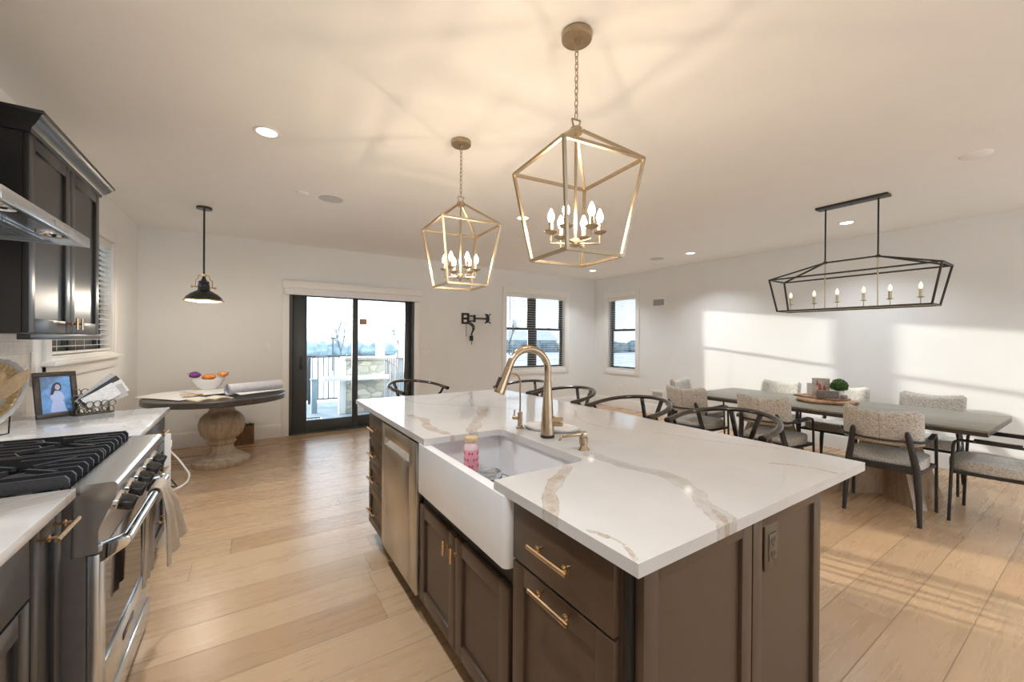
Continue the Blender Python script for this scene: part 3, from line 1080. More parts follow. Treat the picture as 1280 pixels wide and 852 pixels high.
# dishwasher
t = thing('dishwasher', 'brushed stainless dishwasher with pocket handle built into the island', 'dishwasher')
bm = new()
box(bm, FX + 0.005, 1.30, 1.905, 2.525, 0.10, 0.87)
box(bm, 0.80, 1.30, 1.905, 2.525, 0.0, 0.10)
obj('tub', bm, M['toe'], t, ang=0)
bm = new()
dw = fmap('x', 0.727, -1)
dw(bm, 1.908, 2.018, 0, 0.04, 0.115, 0.868, 0.003)
dw(bm, 2.462, 2.520, 0, 0.04, 0.115, 0.868, 0.003)
dw(bm, 2.018, 2.462, 0, 0.04, 0.115, 0.742, 0.003)
dw(bm, 2.018, 2.462, 0, 0.04, 0.788, 0.868, 0.003)
obj('door', bm, M['steelv'], t)
bm = new()
dw(bm, 2.018, 2.462, 0.0, 0.012, 0.742, 0.788)
bar(bm, (0.715, 2.018, 0.786), (0.715, 2.462, 0.786), 0.001, 0.001)
vs = [bm.verts.new(p) for p in ((0.714, 2.018, 0.788), (0.714, 2.462, 0.788), (0.690, 2.462, 0.743), (0.690, 2.018, 0.743))]
bm.faces.new(vs)  # slanted plate added to reflect light out of the pocket
dw(bm, 2.018, 2.462, 0.034, 0.041, 0.738, 0.744, 0.002)
obj('handle_pocket', bm, M['chrome'], t)
bm = new()
dw(bm, 1.908, 2.520, 0.0, 0.012, 0.105, 0.114)
obj('kick_strip', bm, M['toe'], t, ang=0)
# sink base
t = thing('sink_base_cabinet', 'dark brown two door island cabinet under the white apron sink', 'cabinet')
bm = new()
box(bm, FX, 1.31, 1.082, 1.897, 0.105, 0.580)
box(bm, 0.80, 1.31, 1.082, 1.897, 0.0, 0.105)
obj('carcass', bm, M['cab'], t, ang=0)
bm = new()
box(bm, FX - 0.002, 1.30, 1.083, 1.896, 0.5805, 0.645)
obj('shadow_gap', bm, M['toe'], t, ang=0)  # black block paints in the shade above the doors
for u0, u1, ku in ((1.086, 1.487, 1.452), (1.492, 1.893, 1.527)):
    bm = new()
    shaker(bm, fl, u0, u1, 0.112, 0.578)
    d = obj('door', bm, M['cab'], t)
    tknob(fl, ku, 0.528, d)
# near cabinet
t = thing('end_base_cabinet', 'dark brown island cabinet with one drawer over a pull-out door by the near corner', 'cabinet')
bm = new()
box(bm, FX, 1.31, 0.632, 1.062, 0.105, 0.882)
box(bm, 0.80, 1.31, 0.632, 1.062, 0.0, 0.105)
obj('carcass', bm, M['cab'], t, ang=0)
bm = new(); box(bm, FX + 0.001, 0.80, 0.612, 0.6315, 0.0, 0.882)
obj('corner_shade', bm, M['toe'], t, ang=0)  # black strip stands for the shade in the recessed corner
bm = new(); slab(bm, fl, 0.640, 1.059, 0.694, 0.868)
d = obj('drawer', bm, M['cab'], t)
pull(fl, 0.765, 0.935, 0.79, d)
bm = new(); shaker(bm, fl, 0.640, 1.059, 0.112, 0.686)
d = obj('door', bm, M['cab'], t)
pull(fl, 0.758, 0.928, 0.668, d)
# back bank and panels
t = thing('island_back_panel', 'dark brown panelled stool side of the island under the counter overhang', 'cabinet panel')
bm = new()
box(bm, 1.325, 1.655, 0.62, 2.90, 0.0, 0.882)
obj('carcass', bm, M['cab'], t, ang=0)
fr = fmap('x', 1.655, 1)
for i in range(4):
    bm = new()
    shaker(bm, fr, 0.62 + i * 0.57, 0.62 + (i + 1) * 0.57 - 0.004, 0.0, 0.882, 0.07)
    obj('panel', bm, M['cab'], t)
t = thing('island_end_panel', 'dark brown two-panel end of the island facing the viewer, with outlet', 'cabinet panel')
fe = fmap('y', 0.610, -1)
for u0, u1 in ((0.738, 1.209), (1.216, 1.678)):
    bm = new()
    shaker(bm, fe, u0, u1, 0.0, 0.882, 0.052, 0.025)
    obj('panel', bm, M['cab'], t)
t = thing('island_outlet', 'brass-coloured power outlet on the end panel of the island', 'outlet')
fo = fmap('y', 0.5945, -1)
bm = new(); fo(bm, 1.290, 1.376, 0, 0.007, 0.69, 0.828, 0.003)
obj('cover_plate', bm, mat('bronze_plate', (0.12, 0.09, 0.06), 0.45, 0.4), t)
bm = new()
fo(bm, 1.310, 1.356, 0.006, 0.010, 0.718, 0.80, 0.002)
obj('socket_face', bm, mat('brown_socket', (0.10, 0.075, 0.05), 0.35), t)
bm = new()
for zz in (0.737, 0.779):
    fo(bm, 1.323, 1.327, 0.0095, 0.0108, zz - 0.008, zz + 0.008); fo(bm, 1.339, 1.343, 0.0095, 0.0108, zz - 0.008, zz + 0.008)
    fo(bm, 1.330, 1.336, 0.0095, 0.0108, zz - 0.017, zz - 0.012)
obj('socket_slots', bm, M['toe'], t, ang=0)

# worktop with veins stored as vertex attributes
GX0, GX1, GY0, GY1 = 0.681, 2.003, 0.555, 3.231
CX1, CY0, CY1 = 1.100, 1.150, 1.790
def px2top(u, v, z=0.914):
    a, b = (u - 640) / FPX, (v - 426) / FPX
    d = _F + _R2 * a - _U2 * b
    k = (z - CAM_H) / d.z
    return (d.x * k, d.y * k)
# vein lines read off the stone: (half width m, points in plan)
TAN = [(0.023, [(706, 583), (697, 600), (692, 615), (690, 632), (686, 650), (697, 680)]),
       (0.006, [(735, 662), (752, 668), (770, 676), (786, 687), (797, 700)]),
       (0.030, [(604, 509), (601, 520), (594, 532), (588, 540)]),
       (0.024, [(512, 519), (527, 523), (534, 530), (540, 537), (556, 541)]),
       (0.010, [(596, 545), (575, 546), (552, 541)]),
       (0.008, [(965, 579), (990, 581), (1019, 585), (1047, 592)]),
       (0.010, [(897, 639), (906, 652), (913, 664)])]
GRY = [(0.034, [(738, 567), (760, 574), (794, 585), (822, 591), (846, 599), (873, 618), (897, 639), (912, 664)]),
       (0.009, [(505, 498), (520, 503), (537, 505), (560, 506), (590, 507), (626, 509), (650, 512)]),
       (0.007, [(551, 504), (566, 498), (586, 490)]),
       (0.006, [(588.5, 488), (588.3, 508)]),
       (0.007, [(716, 512), (720, 522), (735, 529), (762, 535), (795, 539), (829, 541), (876, 549), (930, 556), (970, 560)]),
       (0.005, [(790, 534), (830, 538), (875, 542), (915, 549)]),
       (0.006, [(620, 600), (640, 590), (668, 583), (700, 577)])]
def to_lines(L):
    out = []
    for w, ps in L:
        q = [Vector((*px2top(*p), 0)) for p in ps]
        f = [q[0]]
        for a, b in zip(q[:-1], q[1:]):
            for i in range(1, 5):
                f.append(a.lerp(b, i / 4))
        out.append((w, f))
    return out
TANL, GRYL = to_lines(TAN), to_lines(GRY)
def vein(lines, x, y):
    n1 = mnoise.noise(Vector((x * 7, y * 7, 1.3))) * 0.018
    n2 = mnoise.noise(Vector((x * 7, y * 7, 9.1))) * 0.018
    p = Vector((x + n1, y + n2, 0))
    best = -1.0
    wn = 1.0 + 0.55 * mnoise.noise(Vector((x * 13, y * 13, 4.0)))
    for w, ps in lines:
        d = 9.0
        for a, b in zip(ps[:-1], ps[1:]):
            ab = b - a
            tt = max(0.0, min(1.0, (p - a).dot(ab) / max(ab.dot(ab), 1e-9)))
            d = min(d, (a + ab * tt - p).length)
        best = max(best, 1.0 - d / (w * wn))
    return max(-1.0, best)
def axis_pts(a, b, step, extra):
    cuts = sorted({a, b} | set(e for e in extra if a < e < b))
    out = []
    for p, q in zip(cuts[:-1], cuts[1:]):
        k = max(1, round((q - p) / step))
        out += [p + (q - p) * i / k for i in range(k)]
    return out + [b]
bm = new()
xs = axis_pts(GX0, GX1, 0.012, [CX1, 0.684, GX1 - 0.003])
ys = axis_pts(GY0, GY1, 0.012, [CY0, CY1, GY0 + 0.003, GY1 - 0.003])
gv = {}
def gvert(i, j):
    if (i, j) not in gv:
        gv[i, j] = bm.verts.new((xs[i], ys[j], 0.914))
    return gv[i, j]
fs = []
for i in range(len(xs) - 1):
    for j in range(len(ys) - 1):
        cx, cy = (xs[i] + xs[i + 1]) / 2, (ys[j] + ys[j + 1]) / 2
        if cx < CX1 and CY0 < cy < CY1:
            continue
        fs.append(bm.faces.new((gvert(i, j), gvert(i + 1, j), gvert(i + 1, j + 1), gvert(i, j + 1))))
r = bmesh.ops.extrude_face_region(bm, geom=fs)
bmesh.ops.translate(bm, verts=[v for v in r['geom'] if isinstance(v, bmesh.types.BMVert)], vec=(0, 0, -0.031))
# rounded inner corners of the sink cut-out
for cy, sg in ((CY0, 1), (CY1, -1)):
    R = 0.045
    pts = [(CX1 + 0.001, cy - sg * 0.001)] + [(CX1 - R + R * math.cos(q), cy + sg * (R - R * math.sin(q))) for q in [PI / 2 * k / 6 for k in range(7)]]
    prism(bm, pts, 0.031, 'z', 0.883)
wt = obj('island_worktop', bm, M['quartz_island'], None, ang=30)
tag(wt, 'white veined quartz worktop of the island around the sink', 'countertop')
me = wt.data
at1 = me.attributes.new('vein_tan', 'FLOAT', 'POINT')
at2 = me.attributes.new('vein_gray', 'FLOAT', 'POINT')
cache = {}
for i, v in enumerate(me.vertices):
    key = (round(v.co.x, 4), round(v.co.y, 4))
    if key not in cache:
        cache[key] = (vein(TANL, *key), vein(GRYL, *key))
    at1.data[i].value, at2.data[i].value = cache[key]

# apron sink
t = thing('farmhouse_sink', 'white fireclay apron-front sink set into the island', 'sink')
bm = new()
SX0, SX1, SY0, SY1, SZ0, SZ1 = 0.676, 1.150, 1.068, 1.862, 0.652, 0.8825
r = bmesh.ops.create_cube(bm, size=1.0, matrix=Matrix.Translation(((SX0 + SX1) / 2, (SY0 + SY1) / 2, (SZ0 + SZ1) / 2)) @ Matrix.Diagonal((SX1 - SX0, SY1 - SY0, SZ1 - SZ0, 1)))
top = max(bm.faces, key=lambda f: f.calc_center_median().z)
vert_e = [e for e in bm.edges if abs(e.verts[0].co.z - e.verts[1].co.z) > 0.1]
bmesh.ops.bevel(bm, geom=vert_e, offset=0.022, segments=5, profile=0.5, affect='EDGES')
top = max(bm.faces, key=lambda f: f.calc_center_median().z)
bmesh.ops.inset_individual(bm, faces=[top], thickness=0.038)
r = bmesh.ops.extrude_discrete_faces(bm, faces=[top])
inner = r['faces'][0]
bmesh.ops.translate(bm, verts=inner.verts, vec=(0, 0, -0.205))
bmesh.ops.remove_doubles(bm, verts=bm.verts, dist=1e-5)
se = [e for e in bm.edges if len(e.link_faces) == 2 and e.calc_face_angle(0) > 0.9 and abs(e.verts[0].co.z - e.verts[1].co.z) < 0.01]
bmesh.ops.bevel(bm, geom=se, offset=0.010, segments=3, profile=0.5, affect='EDGES', clamp_overlap=True)
obj('basin', bm, M['porcelain'], t)
bm = new()
lathe(bm, [(0, 0.6795), (0.030, 0.6795), (0.043, 0.681), (0.046, 0.684), (0.044, 0.6785), (0, 0.6785)], 28, (0.93, 1.47, 0))
obj('drain', bm, M['steel'], t)
t = thing('sink_grid', 'wire rack lying on the bottom of the white sink', 'sink rack', (0.92, 1.42, 0.678))
bm = new()
tube(bm, [Vector((a, b, 0.022)) for a, b in rrect(-0.16, 0.16, -0.29, 0.33, 0.04)], 0.003, 8, closed=True)
for i in range(11):
    y = -0.26 + i * 0.056
    tube(bm, [(-0.158, y, 0.020), (0.158, y, 0.020)], 0.0022, 6)
for i in range(4):
    x = -0.11 + i * 0.073
    tube(bm, [(x, -0.288, 0.0235), (x, 0.328, 0.0235)], 0.0022, 6)
obj('wire_rack', bm, M['steel'], t)
bm = new()
for sx in (-0.14, 0.14):
    for sy in (-0.26, 0.30):
        cyl(bm, (sx, sy, 0.0), (sx, sy, 0.022), 0.006, 10)
obj('rubber_feet', bm, M['rubber'], t)

# bottle in the sink
t = thing('glass_bottle', 'pink bottle with bow print and cork lid standing in the sink', 'bottle', (0.895, 1.725, 0.7035))
pink = mat('pink_glass_print', (0.80, 0.36, 0.44), 0.15, var=0.1, scale=14)
bm = new()
lathe(bm, [(0, 0), (0.030, 0), (0.034, 0.005), (0.034, 0.150), (0.0335, 0.152), (0.0335, 0.15), (0, 0.15)], 28)
obj('bottle_body', bm, pink, t)
bm = new()
lathe(bm, [(0.034, 0.1503), (0.0335, 0.168), (0.029, 0.176), (0.0285, 0.184), (0.0, 0.184), (0, 0.1503)], 28)
obj('clear_neck', bm, mat('clear_pink_glass', (0.82, 0.62, 0.64), 0.08, var=0.05), t)
bm = new()
lathe(bm, [(0, 0.184), (0.030, 0.184), (0.0325, 0.187), (0.0325, 0.205), (0.031, 0.208), (0, 0.208)], 28)
obj('cork_lid', bm, M['spoon'], t)
bm = new()
for zz, off in ((0.135, 0.0), (0.105, 0.5), (0.075, 0.0), (0.045, 0.5)):
    for k in range(5):
        a = 2 * PI * (k + off) / 5 + 0.4
        nx = Vector((math.cos(a), math.sin(a), 0)); tx = Vector((-math.sin(a), math.cos(a), 0))
        c = nx * 0.0335 + Vector((0, 0, zz))
        for s in (-1, 1):
            w = [c + nx * 0.001, c + tx * s * 0.011 + Vector((0, 0, 0.007)) - nx * 0.0005, c + tx * s * 0.011 - Vector((0, 0, 0.007)) - nx * 0.0005]
            vs = [bm.verts.new(p) for p in w] + [bm.verts.new(p + nx * 0.0012) for p in w]
            bm.faces.new(vs[:3]); bm.faces.new(vs[3:])
            for i in range(3):
                bm.faces.new((vs[i], vs[(i + 1) % 3], vs[(i + 1) % 3 + 3], vs[i + 3]))
obj('bow_print', bm, mat('dark_pink_bow', (0.55, 0.05, 0.14), 0.4), t, ang=0)
# steel strainer cup
t = thing('strainer_cup', 'small navy cup with steel rim sitting on the sink rack', 'strainer', (0.893, 1.545, 0.7035))
bm = new()
lathe(bm, [(0.046, 0.062), (0.046, 0.07), (0.053, 0.074), (0.0545, 0.088), (0.052, 0.094), (0.046, 0.094), (0.042, 0.088), (0.040, 0.03), (0, 0.028), (0, 0.02), (0.046, 0.02)], 32)
obj('cup', bm, M['steel'], t)
bm = new()
lathe(bm, [(0, 0), (0.044, 0), (0.048, 0.004), (0.050, 0.066), (0.0465, 0.068), (0.0465, 0.018), (0, 0.018)], 32)
obj('band', bm, mat('navy_silicone', (0.03, 0.06, 0.14), 0.4), t)

# faucet
t = thing('kitchen_faucet', 'tall champagne bronze gooseneck faucet with pull-down spray beside the sink', 'faucet', (1.20, 1.523, 0.914))
BZ = M['bronze']
bm = new()
lathe(bm, [(0, 0), (0.034, 0), (0.034, 0.014), (0, 0.014)], 28)
obj('base_ring', bm, M['black'], t)
bm = new()
lathe(bm, [(0, 0.014), (0.033, 0.014), (0.032, 0.05), (0.029, 0.09), (0.0255, 0.15), (0.0205, 0.22), (0.0185, 0.265), (0.0185, 0.268), (0, 0.268)], 32)
obj('faucet_body', bm, BZ, t)
DX, DY = -0.99, 0.10
pts = [(0, 0, 0.262), (0, 0, 0.30)]
R = 0.106
zc = 0.318
for k in range(15):
    a = PI * (k / 14) * 0.90
    pts.append((DX * R * (1 - math.cos(a)), DY * R * (1 - math.cos(a)), zc + R * math.sin(a)))
dirv = Vector(pts[-1]) - Vector(pts[-2]); dirv.normalize()
tip = Vector(pts[-1])
bm = new()
tube(bm, pts + [tip + dirv * 0.02], 0.0168, 16)
obj('gooseneck', bm, BZ, t)
bm = new()
e0 = tip + dirv * 0.016
tube(bm, [e0, e0 + dirv * 0.004, e0 + dirv * 0.03, e0 + dirv * 0.085, e0 + dirv * 0.118, e0 + dirv * 0.122], [0.0178, 0.0185, 0.019, 0.0235, 0.0265, 0.024], 20)
hd = obj('spray_head', bm, BZ, t)
bm = new()
sd = Vector((DX, DY, 0.15)).normalized()
c = e0 + dirv * 0.072 + sd * 0.0235
bar(bm, c - dirv * 0.026, c + dirv * 0.026, 0.018, 0.010, up=sd, bev=0.003)
obj('spray_button', bm, M['rubber'], hd)
bm = new()
hv = Vector((0.75, -0.66, 0)).normalized()
tube(bm, [Vector((0, 0, 0.075)) + hv * 0.02, Vector((0, 0, 0.075)) + hv * 0.068, Vector((0, 0, 0.075)) + hv * 0.074], [0.0225, 0.022, 0.018], 20)
tube(bm, [Vector((0, 0, 0.088)) + hv * 0.045, Vector((-0.015, 0.012, 0.10)) + hv * 0.03, Vector((-0.05, 0.04, 0.112)) + hv * 0.035], [0.008, 0.007, 0.006], 12)
obj('lever_handle', bm, BZ, t)

t = thing('filter_tap', 'slim bronze drinking water tap left of the tall faucet', 'faucet', (1.195, 1.75, 0.914))
bm = new()
lathe(bm, [(0, 0), (0.022, 0), (0.022, 0.006), (0.014, 0.009), (0.0135, 0.085), (0.011, 0.088), (0, 0.088)], 24)
obj('tap_body', bm, BZ, t)
bm = new()
pts = [(0, 0, 0.085), (0, 0, 0.24)]
for k in range(1, 13):
    a = PI * 0.86 * k / 12
    pts.append((-0.045 * (1 - math.cos(a)), 0.004 * (1 - math.cos(a)), 0.24 + 0.05 * math.sin(a)))
tube(bm, pts, 0.0046, 10)
obj('spout', bm, BZ, t)
bm = new()
tube(bm, [(-0.010, 0.006, 0.055), (-0.032, 0.018, 0.055), (-0.036, 0.02, 0.055)], [0.009, 0.0095, 0.006], 14)
tube(bm, [(-0.028, 0.015, 0.055), (-0.026, 0.013, 0.098)], 0.0035, 8)
obj('tap_lever', bm, BZ, t)

t = thing('soap_dispenser', 'bronze deck soap pump with square spout right of the tall faucet', 'soap dispenser', (1.193, 1.266, 0.914))
bm = new()
lathe(bm, [(0, 0), (0.026, 0), (0.025, 0.004), (0.016, 0.014), (0.014, 0.022), (0.019, 0.026), (0.019, 0.052), (0, 0.052)], 24)
obj('pump_collar', bm, BZ, t)
bm = new()
sdir = Vector((-0.93, 0.37, 0)).normalized()
o0 = Vector((0, 0, 0))
bar(bm, o0 + Vector((0, 0, 0.05)), o0 + Vector((0, 0, 0.077)), 0.026, 0.026, up=sdir, bev=0.003)
bar(bm, o0 - sdir * 0.010 + Vector((0, 0, 0.069)), o0 + sdir * 0.100 + Vector((0, 0, 0.060)), 0.021, 0.015, bev=0.003, w1=0.014, h1=0.012)
bar(bm, o0 + sdir * 0.096 + Vector((0, 0, 0.062)), o0 + sdir * 0.110 + Vector((0, 0, 0.044)), 0.011, 0.010, bev=0.002)
obj('pump_spout', bm, BZ, t)

t = thing('sponge_tray', 'pale oval stone tray lying behind the tall faucet on the island', 'tray', (1.325, 1.655, 0.9142))
bm = new()
n = 36
def oval(r, z):
    return [bm.verts.new((0.145 * r * math.cos(2 * PI * k / n) * 0.70 - 0.12 * r * math.sin(2 * PI * k / n) * 0.35, 0.145 * r * math.sin(2 * PI * k / n) * 0.95, z)) for k in range(n)]
rings = [oval(0.90, 0.0), oval(1.0, 0.008), oval(1.0, 0.016), oval(0.95, 0.017), oval(0.88, 0.009)]
for a, b in zip(rings[:-1], rings[1:]):
    for j in range(n):
        bm.faces.new((a[j], a[(j + 1) % n], b[(j + 1) % n], b[j]))
bm.faces.new(rings[0][::-1]); bm.faces.new(rings[-1])
obj('tray_body', bm, mat('pale_stone', (0.66, 0.64, 0.63), 0.35, var=0.06), t)

# ------------------------------------------------------------------ counter stools
def make_stool(label, loc, rz):
    t = thing('counter_stool', label, 'stool', loc, rz, 'black wishbone counter stools around the island')
    Wd = M['stool']
    zr = 0.932
    a = 0.275
    pts = []
    for k in range(6):
        pts.append(Vector((-0.11 + 0.11 * k / 6, 0.262 + 0.006 * k / 6, zr + 0.17 * (-0.11 + 0.11 * k / 6))))
    for k in range(21):
        q = PI / 2 - PI * k / 20
        pts.append(Vector((0.268 * math.cos(q), 0.268 * math.sin(q), zr + 0.17 * 0.268 * math.cos(q))))
    for k in range(5, -1, -1):
        pts.append(Vector((-0.11 + 0.11 * k / 6, -(0.262 + 0.006 * k / 6), zr + 0.17 * (-0.11 + 0.11 * k / 6))))
    rr = [0.021] * 3 + [0.018] * 3 + [0.0165] * 21 + [0.018] * 3 + [0.021] * 3
    bm = new()
    tube(bm, pts, rr, 12, up=(0, 0, 1), flat=0.80)
    obj('arm_rail', bm, Wd, t)
    bm = new()
    for s in (-1, 1):
        # Y splat arms
        bar(bm, (0.212, s * 0.012, 0.655), (0.226, s * 0.014, 0.74), 0.024, 0.014, up=(1, 0, 0))
        bar(bm, (0.226, s * 0.013, 0.735), (0.254, s * 0.085, zr + 0.04), 0.024, 0.014, up=(1, 0, 0))
    obj('splat', bm, Wd, t)
    # legs
    for s in (-1, 1):
        bm = new()
        tube(bm, [(-0.235, s * 0.235, 0.0), (-0.215, s * 0.225, 0.30), (-0.195, s * 0.21, 0.665)], [0.014, 0.0185, 0.017], 12)
        obj('leg', bm, Wd, t)
        bm = new()
        tube(bm, [(0.235, s * 0.205, 0.0), (0.212, s * 0.20, 0.30), (0.185, s * 0.20, 0.62), (0.14, s * 0.212, 0.72), (0.06, s * 0.238, 0.80), (-0.02, s * 0.258, 0.87), (-0.05, s * 0.263, zr - 0.012)],
             [0.014, 0.0185, 0.0185, 0.0165, 0.014, 0.012, 0.011], 12)
        obj('leg', bm, Wd, t)
    bm = new()
    for (p, q) in (((-0.212, -0.222, 0.24), (-0.212, 0.222, 0.24)), ((0.214, -0.20, 0.34), (0.214, 0.20, 0.34)),
                   ((-0.208, -0.218, 0.38), (0.21, -0.20, 0.38)), ((-0.208, 0.218, 0.38), (0.21, 0.20, 0.38))):
        tube(bm, [p, q], 0.0105, 10)
    obj('stretchers', bm, Wd, t)
    bm = new()
    out = []
    for k in range(32):
        q = 2 * PI * k / 32
        cx, cy = math.cos(q), math.sin(q)
        out.append((math.copysign(abs(cx) ** 0.55, cx) * 0.215, math.copysign(abs(cy) ** 0.55, cy) * (0.225 - 0.012 * cx)))
    prism(bm, out, 0.045, 'z', 0.635, bev=0.01)
    obj('seat', bm, mat('black_seat_leather', (0.02, 0.02, 0.02), 0.4, var=0.2, bump=0.1), t)
    return t
st = make_stool('counter stool nearest the viewer on the dining side of the island', (2.165, 1.215, 0), 0.0)
grp = 'black wishbone counter stools around the island'
dup(st, (2.128, 1.84, 0), 0.0, 'second counter stool from the near end, just right of the low wall vent in view', grp)
dup(st, (2.12, 2.52, 0), 0.0, 'third counter stool from the near end, partly behind the tall faucet column', grp)
dup(st, (2.125, 3.13, 0), 0.04, 'fourth and farthest counter stool on the dining side, seen through the faucet arch', grp)
dup(st, (1.31, 3.58, 0), PI / 2 + 0.36, 'counter stool at the far end of the island in front of the sliding door', grp)
# ------------------------------------------------------------------ left run: base cabinets and worktops
CF = -0.490
fc = fmap('x', CF, 1)
LTOP = -0.447
t = thing('pull_out_cabinet', 'narrow dark pull-out base cabinet with brass bar, tight against the near side of the range', 'cabinet')
bm = new()
box(bm, XL + 0.002, CF, 1.535, 1.767, 0.105, 0.882)
box(bm, XL + 0.002, -0.56, 1.535, 1.767, 0, 0.105)
obj('carcass', bm, M['cabdark'], t, ang=0)
bm = new(); shaker(bm, fc, 1.538, 1.735, 0.112, 0.868, 0.05)
d = obj('door', bm, M['cabdark'], t)
pull(fc, 1.54, 1.70, 0.842, d, proj=0.045)
t = thing('base_cabinet', 'dark base cabinet with drawer and panel door at the left edge of the photo', 'cabinet')
bm = new()
box(bm, XL + 0.002, CF, 0.75, 1.532, 0.105, 0.882)
box(bm, XL + 0.002, -0.56, 0.75, 1.532, 0, 0.105)
obj('carcass', bm, M['cabdark'], t, ang=0)
bm = new(); slab(bm, fc, 0.756, 1.528, 0.712, 0.868)
d = obj('drawer', bm, M['cabdark'], t)
pull(fc, 1.05, 1.22, 0.79, d)
bm = new(); shaker(bm, fc, 0.756, 1.14, 0.112, 0.704); d = obj('door', bm, M['cabdark'], t); tknob(fc, 1.10, 0.65, d)
bm = new(); shaker(bm, fc, 1.145, 1.528, 0.112, 0.704); d = obj('door', bm, M['cabdark'], t); tknob(fc, 1.18, 0.65, d)
t = thing('far_base_cabinet', 'dark base cabinet with drawers beyond the range, ending in a white end panel', 'cabinet')
bm = new()
box(bm, XL + 0.002, CF, 2.58, 3.468, 0.105, 0.882)
box(bm, XL + 0.002, -0.56, 2.58, 3.468, 0, 0.105)
obj('carcass', bm, M['cabdark'], t, ang=0)
for u0, u1 in ((2.584, 3.02), (3.026, 3.464)):
    for z0, z1 in ((0.712, 0.868), (0.415, 0.706), (0.112, 0.409)):
        bm = new()
        (slab if z1 > .8 else shaker)(bm, fc, u0, u1, z0, z1)
        d = obj('drawer', bm, M['cabdark'], t)
        pull(fc, (u0 + u1) / 2 - 0.08, (u0 + u1) / 2 + 0.08, (z0 + z1) / 2, d)
bm = new()
box(bm, XL + 0.02, -0.440, 3.469, 3.488, 0.0, 0.74, 0.002)
o = obj('end_panel', bm, M['trim'], t)
o['label'] = 'white end panel'

def counter(name, label, y0, y1):
    bm = new()
    box(bm, XL + 0.001, LTOP, y0, y1, 0.883, 0.914, 0.003)
    o = obj(name, bm, M['quartz'])
    return tag(o, label, 'countertop')
counter('kitchen_worktop', 'white quartz counter on the near side of the range', 0.74, 1.768)
counter('kitchen_worktop', 'white quartz counter beyond the range holding frame, plate and mail', 2.572, 3.497)

# backsplash tile
bm = new()
box(bm, XL - 0.0, XL + 0.008, 0.74, 3.60, 0.914, 1.40)
struct('trim_1', bm, M['tile'], 'glossy white tile backsplash behind the range counter', 'backsplash', ang=0)

# ------------------------------------------------------------------ range
t = thing('kitchen_range', 'stainless gas range with black grates, black knobs and a tubular oven handle', 'range')
RY0, RY1 = 1.786, 2.556
ST = M['steel']
bm = new()
box(bm, XL + 0.03, -0.463, RY0, RY1, 0.689, 0.864)
box(bm, XL + 0.03, -0.431, RY0, RY1, 0.10, 0.689)
obj('range_body', bm, mat('range_side_grey', (0.20, 0.185, 0.175), 0.35, 0.6), t, ang=0)
bm = new()
box(bm, XL + 0.03, -0.462, RY0 + 0.004, RY1 - 0.004, 0.865, 0.897)
box(bm, XL + 0.03, XL + 0.09, RY0, RY1, 0.865, 0.93, 0.003)
obj('cooktop_pan', bm, M['enamel'], t)
# bullnose and slanted control face
bm = new()
prof = [(-0.462, 0.914), (-0.372, 0.914), (-0.362, 0.911), (-0.357, 0.904), (-0.357, 0.886), (-0.402, 0.765), (-0.402, 0.690), (-0.462, 0.690)]
prism(bm, [(a, b) for a, b in prof], RY1 - RY0, 'y', RY0)
obj('control_panel', bm, ST, t)
for y in (1.885, 2.028, 2.171, 2.314, 2.457):
    ax = Vector((0.94, 0, -0.35)).normalized()
    c = Vector((-0.381, y, 0.822))
    bm = new()
    tube(bm, [c - ax * 0.002, c + ax * 0.008, c + ax * 0.012], [0.036, 0.035, 0.030], 24)
    kb = obj('knob_bezel', bm, M['chrome'], t)
    bm = new()
    tube(bm, [c + ax * 0.010, c + ax * 0.018, c + ax * 0.046, c + ax * 0.050], [0.027, 0.0265, 0.0245, 0.022], 24)
    obj('knob', bm, M['enamel'], kb)
    bm = new()
    e = c + ax * 0.0505
    upv = Vector((0.35, 0, 0.94))
    bar(bm, e - upv * 0.021, e + upv * 0.021, 0.010, 0.008, up=ax, bev=0.002)
    obj('knob_grip', bm, M['enamel'], kb)
# oven door
fd = fmap('x', -0.43, 1)
bm = new()
fd(bm, RY0 + 0.010, RY0 + 0.085, 0, 0.028, 0.155, 0.683, 0.003)
fd(bm, RY1 - 0.085, RY1 - 0.010, 0, 0.028, 0.155, 0.683, 0.003)
fd(bm, RY0 + 0.085, RY1 - 0.085, 0, 0.028, 0.155, 0.29, 0.003)
fd(bm, RY0 + 0.085, RY1 - 0.085, 0, 0.028, 0.62, 0.683, 0.003)
dr = obj('oven_door', bm, ST, t)
bm = new()
fd(bm, RY0 + 0.083, RY1 - 0.083, 0.0, 0.020, 0.288, 0.622)
obj('oven_window', bm, mat('smoked_oven_glass', (0.035, 0.03, 0.028), 0.06), dr, ang=0)
bm = new()
hx = -0.342
for y in (RY0 + 0.012, RY1 - 0.045):
    prism(bm, [(-0.404, 0.655), (-0.404, 0.712), (hx - 0.01, 0.726), (hx + 0.012, 0.722), (hx + 0.016, 0.708), (hx + 0.006, 0.692), (-0.385, 0.660)], 0.033, 'y', y, bev=0.003)
tube(bm, [(hx, RY0 + 0.02, 0.708), (hx, RY1 - 0.02, 0.708)], 0.0165, 16)
obj('oven_handle', bm, M['chrome'], dr)
bm = new()
fd(bm, 2.09, 2.25, 0.028, 0.0305, 0.222, 0.247, 0.001)
bp = obj('name_plate', bm, mat('badge_black', (0.03, 0.03, 0.035), 0.3), dr)
cu = bpy.data.curves.new('badge_letters', 'FONT')
cu.body = 'VIKING'
cu.size = 0.024
cu.align_x = 'CENTER'; cu.align_y = 'CENTER'
cu.extrude = 0.0006
tmp = bpy.data.objects.new('tmp', cu)
C.objects.link(tmp)
dg = bpy.context.evaluated_depsgraph_get()
tme = bpy.data.meshes.new_from_object(tmp.evaluated_get(dg))
bpy.data.objects.remove(tmp)
